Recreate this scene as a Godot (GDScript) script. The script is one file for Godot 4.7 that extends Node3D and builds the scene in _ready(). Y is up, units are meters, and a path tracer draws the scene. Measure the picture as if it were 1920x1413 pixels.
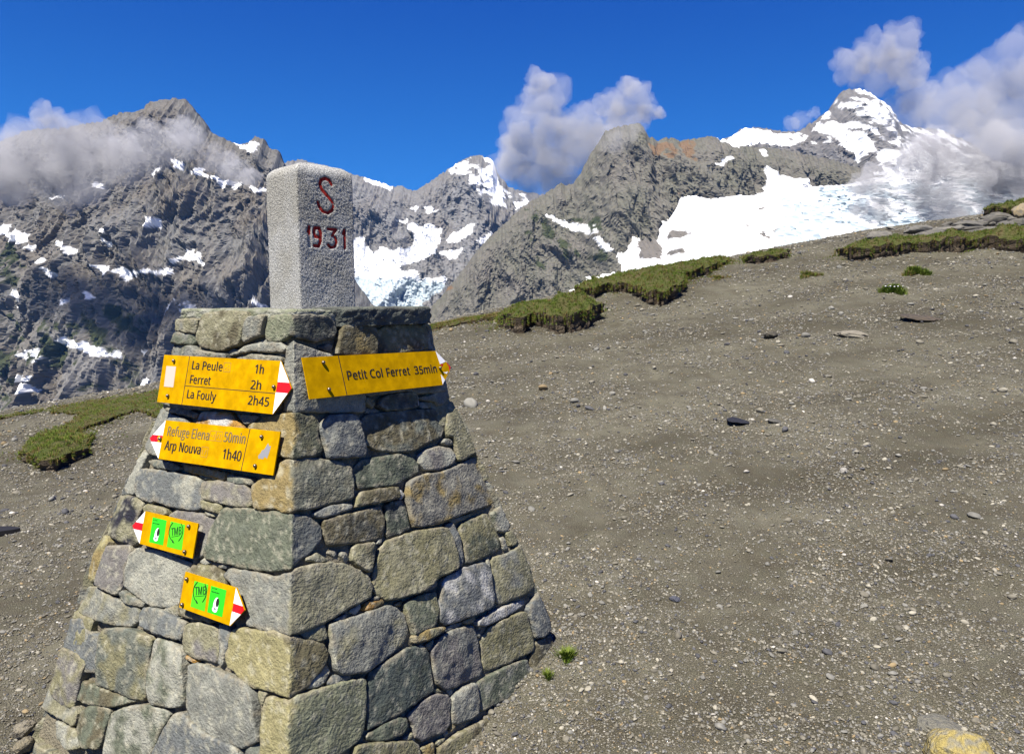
extends Node3D
# A stone cairn with a boundary stone and trail signs on a bare alpine col; high mountains behind. Units are metres, y is up, the camera looks along -z.

const EYE := Vector3(0, 1.55, 0)
var M := {}
var rng := RandomNumberGenerator.new()

func _ready() -> void:
	rng.seed = 7
	set_view()
	make_materials()
	build_ground()
	build_mountains()
	build_clouds()
	build_cairn()
	build_boundary_stone()
	build_signs()
	build_turf()
	build_rocks()
	build_gravel()

# ------------------------------------------------------------------ camera, sky, sun
func set_view() -> void:
	var cam := Camera3D.new()
	cam.name = "camera"
	cam.position = EYE
	cam.rotation_degrees = Vector3(-6.0, 0, 0)
	cam.fov = 55.25
	cam.near = 0.05
	cam.far = 30000.0
	add_child(cam)
	cam.current = true
	var sky_mat := ProceduralSkyMaterial.new()
	sky_mat.sky_top_color = Color(0.0, 0.0145, 0.163).linear_to_srgb()
	sky_mat.sky_horizon_color = Color(0.027, 0.193, 0.52).linear_to_srgb()
	sky_mat.sky_curve = 0.15
	sky_mat.ground_bottom_color = Color(0.12, 0.12, 0.11).linear_to_srgb()
	sky_mat.ground_horizon_color = Color(0.16, 0.18, 0.2).linear_to_srgb()
	sky_mat.sun_angle_max = 1.0
	var sky := Sky.new()
	sky.sky_material = sky_mat
	var e := Environment.new()
	e.background_mode = Environment.BG_SKY
	e.sky = sky
	e.tonemap_mode = Environment.TONE_MAPPER_LINEAR
	e.tonemap_exposure = 2.2
	e.fog_enabled = true
	e.fog_density = 0.000016
	e.fog_light_color = Color(0.42, 0.68, 1.0)
	e.volumetric_fog_enabled = true
	e.volumetric_fog_density = 0.0
	e.sdfgi_enabled = true
	e.ssao_enabled = true
	e.ssil_enabled = true
	var we := WorldEnvironment.new()
	we.name = "environment"
	we.environment = e
	add_child(we)
	var sun := DirectionalLight3D.new()
	sun.name = "sun"
	var az := deg_to_rad(-30.0)
	var el := deg_to_rad(61.0)
	add_child(sun)
	sun.look_at_from_position(Vector3(sin(az) * cos(el), sin(el), cos(az) * cos(el)) * 10.0, Vector3.ZERO)
	sun.light_energy = 1.6
	sun.light_color = Color(1.0, 0.97, 0.925)
	sun.light_angular_distance = 0.5
	sun.shadow_enabled = true

# ------------------------------------------------------------------ small helpers
func lin(r: float, g: float, b: float) -> Color:
	return Color(r, g, b)

func tag(o: Node, label: String, category: String, group := "", kind := "") -> void:
	if label:
		o.set_meta("label", label)
	if category:
		o.set_meta("category", category)
	if group:
		o.set_meta("group", group)
	if kind:
		o.set_meta("kind", kind)

func put(mesh: Mesh, called: String, m: Material, parent: Node = self) -> MeshInstance3D:
	var o := MeshInstance3D.new()
	o.name = called
	o.mesh = mesh
	o.material_override = m
	parent.add_child(o, true)
	return o

func base(called: String, at := Vector3.ZERO) -> Node3D:
	var o := Node3D.new()
	o.name = called
	add_child(o, true)
	o.position = at
	return o

func noise(s: int, freq: float, octaves := 4, fractal := FastNoiseLite.FRACTAL_FBM) -> FastNoiseLite:
	var n := FastNoiseLite.new()
	n.seed = s
	n.noise_type = FastNoiseLite.TYPE_SIMPLEX_SMOOTH
	n.frequency = freq
	n.fractal_type = fractal
	n.fractal_octaves = octaves
	return n

func arrays_mesh(v: PackedVector3Array, idx: PackedInt32Array, col := PackedColorArray(), smooth := true) -> ArrayMesh:
	var a := []
	a.resize(Mesh.ARRAY_MAX)
	a[Mesh.ARRAY_VERTEX] = v
	if col.size():
		a[Mesh.ARRAY_COLOR] = col
	a[Mesh.ARRAY_INDEX] = idx
	if smooth:
		var n := PackedVector3Array()
		n.resize(v.size())
		for t in range(0, idx.size(), 3):
			var p := v[idx[t]]
			var f := (v[idx[t + 2]] - p).cross(v[idx[t + 1]] - p)
			n[idx[t]] += f
			n[idx[t + 1]] += f
			n[idx[t + 2]] += f
		for i in n.size():
			n[i] = n[i].normalized() if n[i].length_squared() > 1e-20 else Vector3.UP
		a[Mesh.ARRAY_NORMAL] = n
	var m := ArrayMesh.new()
	m.add_surface_from_arrays(Mesh.PRIMITIVE_TRIANGLES, a)
	return m

# a flat polygon with thickness, front face at z = depth
func plate(poly: PackedVector2Array, z0: float, z1: float) -> ArrayMesh:
	var p := poly
	if Geometry2D.is_polygon_clockwise(p):
		p = p.duplicate()
		p.reverse()
	var tri := Geometry2D.triangulate_polygon(p)
	var st := SurfaceTool.new()
	st.begin(Mesh.PRIMITIVE_TRIANGLES)
	for t in range(0, tri.size(), 3):
		var q := [p[tri[t]], p[tri[t + 1]], p[tri[t + 2]]]
		if (q[1] - q[0]).cross(q[2] - q[0]) > 0.0:
			q = [q[0], q[2], q[1]]
		st.set_normal(Vector3(0, 0, 1))
		for k in 3:
			st.add_vertex(Vector3(q[k].x, q[k].y, z1))
		st.set_normal(Vector3(0, 0, -1))
		for k in [0, 2, 1]:
			st.add_vertex(Vector3(q[k].x, q[k].y, z0))
	for i in p.size():
		var a := p[i]
		var b := p[(i + 1) % p.size()]
		var d := (b - a).normalized()
		st.set_normal(Vector3(d.y, -d.x, 0))
		for c in [Vector3(a.x, a.y, z1), Vector3(b.x, b.y, z1), Vector3(b.x, b.y, z0), Vector3(a.x, a.y, z1), Vector3(b.x, b.y, z0), Vector3(a.x, a.y, z0)]:
			st.add_vertex(c)
	return st.commit()

func v2(a: Array, k := 1.0) -> PackedVector2Array:
	var p := PackedVector2Array()
	for i in range(0, a.size(), 2):
		p.append(Vector2(a[i], a[i + 1]) * k)
	return p

# ------------------------------------------------------------------ materials
func noise_tex(s: int, freq: float, octaves: int, lo: float, hi: float, size := 512, kind := FastNoiseLite.TYPE_SIMPLEX_SMOOTH, mid := -1.0) -> NoiseTexture2D:
	var n := FastNoiseLite.new()
	n.seed = s
	n.noise_type = kind
	n.frequency = freq
	n.fractal_octaves = octaves
	n.fractal_gain = 0.6
	var t := NoiseTexture2D.new()
	t.width = size
	t.height = size
	t.seamless = true
	t.seamless_blend_skirt = 0.15
	t.noise = n
	var g := Gradient.new()
	g.set_color(0, Color(lo, lo, lo))
	g.set_color(1, Color(hi, hi, hi))
	if mid >= 0.0:
		g.set_offset(0, mid - 0.06)
		g.set_offset(1, mid + 0.06)
	else:
		g.set_offset(0, 0.2)
		g.set_offset(1, 0.8)
	t.color_ramp = g
	return t

func rock_mat(called: String, tex: Texture2D, bump: Texture2D, uv: float, relief: float, rough := 0.9, tint := Color.WHITE) -> StandardMaterial3D:
	var m := StandardMaterial3D.new()
	m.resource_name = called
	m.vertex_color_use_as_albedo = true
	m.albedo_color = tint
	m.albedo_texture = tex
	m.uv1_triplanar = true
	m.uv1_world_triplanar = true
	m.uv1_scale = Vector3.ONE * uv
	m.uv1_triplanar_sharpness = 3.0
	m.roughness = rough
	m.metallic_specular = 0.35
	if bump:
		m.heightmap_enabled = true
		m.heightmap_texture = bump
		m.heightmap_scale = relief
	return m

func plain(c: Color, rough := 0.6, metal := 0.0) -> StandardMaterial3D:
	var m := StandardMaterial3D.new()
	m.albedo_color = c
	m.roughness = rough
	m.metallic = metal
	return m

func make_materials() -> void:
	var grain := noise_tex(11, 0.09, 5, 0.74, 1.0)
	var relief := noise_tex(12, 0.035, 6, 0.0, 1.0)
	var fine := noise_tex(13, 0.16, 3, 0.0, 1.0)
	var speck := noise_tex(14, 0.11, 2, 0.5, 1.0, 512, FastNoiseLite.TYPE_SIMPLEX_SMOOTH, 0.43)
	M.stone = rock_mat("stone", grain, relief, 4.2, 0.26)
	M.granite = rock_mat("granite", speck, fine, 3.6, 0.22)
	M.mortar = rock_mat("mortar", grain, relief, 4.0, 0.5)
	M.earth = rock_mat("earth", noise_tex(15, 0.12, 4, 0.55, 1.0, 1024), noise_tex(16, 0.10, 4, 0.0, 1.0, 1024), 1.15, 0.7)
	M.pebble = StandardMaterial3D.new()
	M.pebble.vertex_color_use_as_albedo = true
	M.pebble.roughness = 0.85
	M.soil = rock_mat("soil", grain, relief, 2.0, 1.2, 1.0)
	M.rock_far = StandardMaterial3D.new()
	M.rock_far.vertex_color_use_as_albedo = true
	M.rock_far.roughness = 0.95
	M.rock_far.metallic_specular = 0.2
	M.grass = StandardMaterial3D.new()
	M.grass.vertex_color_use_as_albedo = true
	M.grass.roughness = 0.7
	M.grass.metallic_specular = 0.25
	M.grass.backlight_enabled = true
	M.grass.backlight = Color(0.5, 0.6, 0.2)
	M.boulder = rock_mat("boulder", grain, relief, 4.0, 0.4)
	var yt := noise_tex(17, 0.012, 5, 0.86, 1.0)
	M.yellow = plain(Color(0.737, 0.563, 0), 0.6)
	M.yellow.metallic_specular = 0.12
	M.yellow.albedo_texture = yt
	M.yellow.uv1_triplanar = true
	M.yellow.uv1_scale = Vector3.ONE * 2.5
	M.white = plain(Color(0.9, 0.9, 0.9), 0.45)
	M.red = plain(Color(0.727, 0.0171, 0.0434), 0.45)
	M.black = plain(Color(0.10, 0.085, 0.05), 0.6)
	M.faded = plain(Color(0.42, 0.36, 0.22), 0.7)
	M.icon = plain(Color(0.62, 0.47, 0.12), 0.7)
	M.label = plain(Color(0.727, 0.652, 0.605), 0.7)
	M.scrape = plain(Color(0.577, 0.577, 0.577), 0.4, 0.3)
	M.steel = plain(Color(0.45, 0.42, 0.38), 0.35, 0.9)
	M.green_a = plain(Color(0.146, 0.727, 0.0715), 0.5)
	M.green_b = plain(Color(0.278, 0.727, 0.0527), 0.5)
	M.dark_green = plain(Color(0.03, 0.22, 0.03), 0.6)
	M.paint = plain(Color(0.66, 0.13, 0.06), 0.8)

# ------------------------------------------------------------------ ground
const GROUND := [-0.074502, 0.048234, 0.048522, 0.01052, 0.008847, -0.001715, -0.000379, -0.000146]

# height of the ground at x and at d metres ahead (z = -d): a slope that climbs ahead and to one side and rolls over a crest
func ground_y(x0: float, d: float) -> float:
	var x := clampf(x0, -9.0, 14.0)
	var crest := 10.2 + 0.22 * clampf(x, -8.0, 14.0)
	var e := maxf(0.0, d - crest)
	var dd := maxf(minf(d, crest), -3.0)
	var c := GROUND
	var y: float = c[0] + c[1] * x + c[2] * dd + c[3] * x * dd + c[4] * dd * dd + c[5] * x * x + c[6] * x * x * x + c[7] * x * x * dd
	if e > 0.0:
		y += (c[2] + c[3] * x + 2.0 * c[4] * crest + c[7] * x * x) * minf(e, 3.0) - 0.09 * minf(e, 5.0) ** 2 - maxf(e - 5.0, 0.0) * 0.8
	return y

var n_lump := noise(21, 0.9, 4)
var n_fine := noise(22, 6.0, 3)
var n_patch := noise(23, 0.55, 4)

func ground_full(x: float, d: float) -> float:
	return ground_y(x, d) + 0.035 * n_lump.get_noise_2d(x, d) + 0.010 * n_fine.get_noise_2d(x, d)

func build_ground() -> void:
	var nx := 330
	var nd := 360
	var v := PackedVector3Array()
	var col := PackedColorArray()
	var idx := PackedInt32Array()
	var n_tone := noise(24, 0.5, 6)
	n_tone.fractal_gain = 0.62
	var n_spot := noise(25, 5.0, 4)
	for j in nd + 1:
		var tj := float(j) / nd
		var d := -5.0 + 5.6 * tj / 0.12 if tj < 0.12 else 0.6 + 13.4 * pow((tj - 0.12) / 0.80, 1.5) if tj < 0.92 else 14.0 + 46.0 * pow((tj - 0.92) / 0.08, 1.6)
		for i in nx + 1:
			var ti := 2.0 * i / nx - 1.0
			var x := 1.5 + ti * (2.0 + 0.55 * maxf(d, 0.0)) + 9.0 * ti * absf(ti) * absf(ti)
			v.append(Vector3(x, ground_full(x, d), -d))
			var k := clampf(0.5 + 1.25 * n_tone.get_noise_2d(x * 0.8 - 0.3 * d, d * 1.7), 0.0, 1.0)
			var c := Color(0.109, 0.0992, 0.0658).lerp(Color(0.214, 0.203, 0.145), k)
			c = c.lerp(Color(0.0975, 0.0832, 0.054), clampf(n_spot.get_noise_2d(x, d) * 1.3, 0.0, 0.45))
			col.append(c)
	for j in nd:
		for i in nx:
			var a := j * (nx + 1) + i
			idx.append_array([a, a + nx + 1, a + 1, a + 1, a + nx + 1, a + nx + 2])
	var g := put(arrays_mesh(v, idx, col), "ground", M.earth)
	tag(g, "bare grey brown stony earth of the mountain pass", "ground", "", "structure")
	# the valley beyond the crest, far below
	var w := PackedVector3Array()
	var wc := PackedColorArray()
	var wi := PackedInt32Array()
	var n_v := noise(26, 0.0012, 5)
	for j in 41:
		for i in 81:
			var x := -9000.0 + 225.0 * i
			var z := -40.0 - 200.0 * j
			w.append(Vector3(x, -760.0 + 120.0 * n_v.get_noise_2d(x, z), z))
			wc.append(Color(0.06, 0.07, 0.035).lerp(Color(0.14, 0.13, 0.11), clampf(0.5 + n_v.get_noise_2d(z, x), 0, 1)))
	for j in 40:
		for i in 80:
			var a := j * 81 + i
			wi.append_array([a, a + 81, a + 1, a + 1, a + 81, a + 82])
	tag(put(arrays_mesh(w, wi, wc), "valley", M.rock_far), "valley floor far below the pass", "valley", "", "structure")

# ------------------------------------------------------------------ mountains
const KINDS := {"snow": Color(0.80, 0.82, 0.84), "ice": Color(0.342, 0.402, 0.436), "scree": Color(0.141, 0.137, 0.128), "green": Color(0.0428, 0.0496, 0.0256), "brown": Color(0.137, 0.094, 0.0556), "rock": Color(0.12, 0.111, 0.0983)}

func mountain(called: String, data: Dictionary, low: float, nu: int, nv: int, relief: float, grain: float, ground_snow: bool, seed_no: int, stone_a: Color, stone_b: Color) -> ArrayMesh:
	var ridge: PackedVector2Array = v2(data.ridge)
	var u0 := ridge[0].x
	var u1 := ridge[ridge.size() - 1].x
	var d: float = data.d
	var k: float = data.k
	var big := noise(seed_no, 1.0 / (relief * 4.2), 6, FastNoiseLite.FRACTAL_RIDGED)
	big.fractal_gain = 0.52
	var small := noise(seed_no + 1, 1.0 / grain, 4, FastNoiseLite.FRACTAL_RIDGED)
	var crag := noise(seed_no + 7, 0.8 / grain, 3)
	crag.noise_type = FastNoiseLite.TYPE_CELLULAR
	crag.cellular_return_type = FastNoiseLite.RETURN_DISTANCE
	crag.cellular_jitter = 1.1
	var fine := noise(seed_no + 6, 4.5 / grain, 3, FastNoiseLite.FRACTAL_RIDGED)
	var warp := noise(seed_no + 2, 1.0 / (relief * 3.0), 3)
	var tone := noise(seed_no + 3, 1.0 / (relief * 2.0), 5)
	var streak := noise(seed_no + 4, 1.0 / (grain * 1.2), 4)
	var v := PackedVector3Array()
	var col := PackedColorArray()
	var idx := PackedInt32Array()
	var seg := 0
	var r := RandomNumberGenerator.new()
	r.seed = seed_no
	var rows := nv + 4
	var at := PackedVector2Array()
	for i in nu + 1:
		var u := lerpf(u0, u1, float(i) / nu)
		while seg < ridge.size() - 2 and ridge[seg + 1].x < u:
			seg += 1
		var a := ridge[seg]
		var b := ridge[seg + 1]
		var top := lerpf(a.y, b.y, clampf((u - a.x) / (b.x - a.x), 0, 1)) + grain * 0.14 * small.get_noise_1d(u * 1.7) + grain * 0.10 * streak.get_noise_1d(u * 3.0)
		for j in rows + 1:
			if j > nv:
				var back: float = [0.0, 60.0, 300.0, 900.0][j - nv - 1]
				v.append(Vector3(u, top - back * 1.1 - 2.0, -(d + back + 15.0)))
				at.append(Vector2(u, top))
				col.append(stone_a)
				continue
			var t := float(j) / nv
			var y := lerpf(low, top, t)
			var fade := clampf((top - y) / (relief * 1.4), 0.12, 1.0)
			var wu := u + 0.3 * relief * warp.get_noise_2d(u, y)
			var wy := y + 0.3 * relief * warp.get_noise_2d(y + 900.0, u)
			var n := big.get_noise_2d(wu * 1.5 + 0.2 * y, wy * 0.55)
			var s := small.get_noise_2d(wu * 1.35 + 0.28 * y, wy * 0.55)
			var z := d - k * (top - y) - relief * n * fade - grain * (0.34 * s + 0.11 * fine.get_noise_2d(wu * 1.2 - 0.3 * y, wy * 0.7)) * minf(1.0, fade * 2.0)
			z += grain * 0.5 * crag.get_noise_2d(wu * 1.2 + 0.3 * y, wy * 0.5) * minf(1.0, fade * 2.0)
			if ground_snow:
				z -= grain * 0.9 * smoothstep(750.0, 1300.0, u) * (s + 0.5 * fine.get_noise_2d(u, y * 2.0))
			v.append(Vector3(u, y, -z))
			at.append(Vector2(u, y))
			if ground_snow:
				col.append(KINDS.snow)
			else:
				var q := clampf(0.5 + 0.9 * tone.get_noise_2d(u, y) + 0.5 * streak.get_noise_2d(u * 1.6, y * 0.5), 0.0, 1.0)
				var c := stone_a.lerp(stone_b, q) * (1.0 + 0.3 * fine.get_noise_2d(u * 2.3, y * 2.3) + r.randf_range(-0.1, 0.1))
				c.a = 1.0
				col.append(c)
	var stride := rows + 1
	# snow, ice, scree and grass where they lie on the faces
	var rib := noise(seed_no + 8, 0.45 / grain, 5)
	var edge := noise(seed_no + 5, 1.0 / (grain * 0.8), 4)
	var du := (u1 - u0) / nu
	for mark in data.marks:
		var poly := v2(mark[2])
		if mark[0] == "snow" and mark[1] <= 0.0:
			poly = largest(Geometry2D.offset_polygon(poly, 5.0))
		var c: Color = KINDS[mark[0]]
		var share: float = mark[1]
		var lo := poly[0]
		var hi := poly[0]
		for p in poly:
			lo = lo.min(p)
			hi = hi.max(p)
		for i in range(maxi(0, int((lo.x - u0) / du) - 2), mini(nu, int((hi.x - u0) / du) + 2) + 1):
			for j in nv + 1:
				var p := at[i * stride + j]
				if p.y < lo.y - 15.0 or p.y > hi.y + 15.0:
					continue
				var e := edge.get_noise_2d(p.x, p.y)
				var jag := Vector2(e, edge.get_noise_2d(p.y + 500.0, p.x)) * grain * 0.22
				if Geometry2D.is_point_in_polygon(p + jag, poly):
					if share <= 0.0:
						col[i * stride + j] = c
					else:
						col[i * stride + j] = col[i * stride + j].lerp(c, smoothstep(share - 0.46, share - 0.34, 0.75 * rib.get_noise_2d(p.x * 0.8 + 0.7 * p.y, 0.4 * p.y - 0.3 * p.x) + 0.35 * e))
	for i in nu:
		for j in rows:
			var a := i * stride + j
			idx.append_array([a, a + 1, a + stride, a + stride, a + 1, a + stride + 1])
	return arrays_mesh(v, idx, col, false)

func build_mountains() -> void:
	var gneiss := Color(0.112, 0.112, 0.108)
	var schist := Color(0.104, 0.095, 0.080)
	var list := [
		["left", "rocky_mountain", -760.0, 420, 330, 135.0, 62.0, false, 31, gneiss, schist, "dark craggy rock mountain with small snow patches behind the yellow signs"],
		["far", "far_mountain", -500.0, 300, 200, 200.0, 90.0, false, 41, Color(0.138, 0.139, 0.138), Color(0.128, 0.122, 0.112), "pale grey mountain with a snow bowl and icefall beside the boundary stone"],
		["mid", "rocky_peak", -420.0, 460, 240, 120.0, 55.0, false, 51, Color(0.108, 0.102, 0.088), Color(0.095, 0.094, 0.074), "brown grey rock peak whose pointed summit touches the white cloud"],
		["right", "snowy_mountain", 150.0, 380, 170, 170.0, 80.0, false, 61, Color(0.122, 0.120, 0.117), Color(0.112, 0.105, 0.097), "high snow streaked mountain rising out of the grey cloud bank"],
		["glacier", "glacier", -250.0, 400, 150, 60.0, 34.0, true, 71, gneiss, schist, "white snowfield and broken glacier below the snowy mountain"]]
	for a in list:
		var m := mountain(a[1], MOUNTAINS[a[0]], a[2], a[3], a[4], a[5], a[6], a[7], a[8], a[9], a[10])
		tag(put(m, a[1], M.rock_far), a[11], "glacier" if a[0] == "glacier" else "mountain", "", "structure")

# ------------------------------------------------------------------ clouds: lumps of mist with thin edges
func lump(r: float, s: int) -> ArrayMesh:
	var n := noise(s, 0.9 / r, 4)
	var v := PackedVector3Array()
	var idx := PackedInt32Array()
	var nu := 36
	var nv := 20
	for j in nv + 1:
		for i in nu:
			var a := TAU * i / nu
			var b := PI * j / nv
			var p := Vector3(sin(b) * cos(a), cos(b), sin(b) * sin(a)) * r
			v.append(p * (1.0 + 0.75 * n.get_noise_3dv(p)) * Vector3(1.0, 0.9, 0.8))
	for j in nv:
		for i in nu:
			var a := j * nu + i
			var b := j * nu + (i + 1) % nu
			idx.append_array([a, a + nu, b, b, a + nu, b + nu])
	return arrays_mesh(v, idx, PackedColorArray(), false)

func build_clouds() -> void:
	var words := {
		"left": ["white bank of cloud drifting across the dark craggy mountain", 1.1],
		"middle": ["towering white cloud rising behind the pointed rock summit", 1.25],
		"summit": ["thin veil of mist clinging to the pointed rock summit", 0.35],
		"right": ["large grey cloud bank hiding the flank of the snowy mountain", 1.0],
		"mist": ["dull grey mist lying over the glacier under the snowy mountain", 1.9],
		"wisp": ["small wisp of cloud behind the ridge of the snowy mountain", 0.5]}
	var s := 100
	for key in CLOUDS:
		var c := base("cloud")
		tag(c, words[key][0], "cloud")
		var a: Array = CLOUDS[key]
		for i in range(0, a.size(), 4):
			var r: float = a[i + 3] * 1.25
			var m := FogMaterial.new()
			m.albedo = Color(0.99, 0.99, 1.0)
			m.density = words[key][1] * 0.42 / r
			var o := put(lump(r, s), "puff", m, c)
			o.position = Vector3(a[i], a[i + 1], a[i + 2] + 40.0 * (i % 3 - 1))
			s += 1

# ------------------------------------------------------------------ the cairn
const HS := [-0.3, 0.05, 0.14, 0.45, 0.73, 0.93, 1.19, 1.47]
const RS := [1.13, 0.99, 0.95, 0.85, 0.725, 0.64, 0.515, 0.46]
const AXIS := Vector3(-0.7488, 0, -2.6461)
const TONES := {
	"grey": Color(0.203, 0.209, 0.18), "pale": Color(0.301, 0.304, 0.252), "dark": Color(0.08, 0.0841, 0.0757), "slate": Color(0.144, 0.155, 0.15), "teal": Color(0.08, 0.0966, 0.0854),
	"green": Color(0.121, 0.135, 0.0966), "greygreen": Color(0.127, 0.139, 0.115), "darkgreen": Color(0.08, 0.0932, 0.0705), "palegreen": Color(0.207, 0.223, 0.148), "olive": Color(0.203, 0.192, 0.109),
	"tan": Color(0.222, 0.213, 0.135), "brown": Color(0.114, 0.102, 0.0617), "ochre": Color(0.245, 0.19, 0.0807), "orange": Color(0.357, 0.193, 0.0387), "yellow": Color(0.28, 0.255, 0.129),
	"purple": Color(0.168, 0.16, 0.148), "white": Color(0.437, 0.437, 0.411), "black": Color(0.0233, 0.0248, 0.0349), "schist": Color(0.202, 0.198, 0.167), "mortar": Color(0.279, 0.251, 0.179)}

func rho(h: float) -> float:
	for i in HS.size() - 1:
		if h <= HS[i + 1]:
			return lerpf(RS[i], RS[i + 1], (h - HS[i]) / (HS[i + 1] - HS[i]))
	return RS[RS.size() - 1] - 0.1 * (h - 1.47)

# corner 0 faces the camera, then they go round: 1, 2, 3 (= -1)
func corner(k: int, h: float) -> Vector3:
	var a := deg_to_rad(10.4 + 90.0 * k)
	return AXIS + Vector3(sin(a), 0, cos(a)) * rho(h) + Vector3(0, h, 0)

func face_normal(k: int, h: float) -> Vector3:
	var a := corner(k, h - 0.12)
	var b := corner(k + 1, h - 0.12)
	var c := corner(k, h + 0.12)
	return (b - a).cross(c - a).normalized()

# point on the cairn's faces: s counts corners, h is height, out is distance off the face
func on_cairn(s: float, h: float, out: float) -> Vector3:
	var k := floori(s)
	var f := s - k
	var p := corner(k, h).lerp(corner(k + 1, h), f)
	var n := face_normal(k, h)
	var w := 0.03
	if f < w:
		n = n.lerp(face_normal(k - 1, h), 0.5 * (1.0 - f / w))
	elif f > 1.0 - w:
		n = n.lerp(face_normal(k + 1, h), 0.5 * (1.0 - (1.0 - f) / w))
	return p + n.normalized() * out

var n_rock1 := noise(201, 7.0, 3)
var n_rock2 := noise(202, 26.0, 3)
var n_rock3 := noise(203, 12.0, 4)
var n_rock4 := noise(204, 60.0, 2)

func edge_distance(p: Vector2, poly: PackedVector2Array) -> float:
	var best := 1e9
	var n := poly.size()
	for i in n:
		best = minf(best, p.distance_squared_to(Geometry2D.get_closest_point_to_segment(p, poly[i], poly[(i + 1) % n])))
	return sqrt(best)

func largest(polys: Array) -> PackedVector2Array:
	var best := PackedVector2Array()
	var area := 0.0
	for p in polys:
		var a := 0.0
		for i in p.size():
			a += p[i].cross(p[(i + 1) % p.size()])
		if absf(a) > area:
			area = absf(a)
			best = p
	return best

func resample(p: PackedVector2Array, step: float) -> PackedVector2Array:
	var out := PackedVector2Array()
	for i in p.size():
		var a := p[i]
		var b := p[(i + 1) % p.size()]
		var n := maxi(1, roundi(a.distance_to(b) / step))
		for j in n:
			out.append(a.lerp(b, float(j) / n))
	return out

func soften(p: PackedVector2Array) -> PackedVector2Array:
	var out := PackedVector2Array()
	for i in p.size():
		var a := p[i]
		var b := p[(i + 1) % p.size()]
		out.append(a.lerp(b, 0.11))
		out.append(a.lerp(b, 0.89))
	return out

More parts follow.
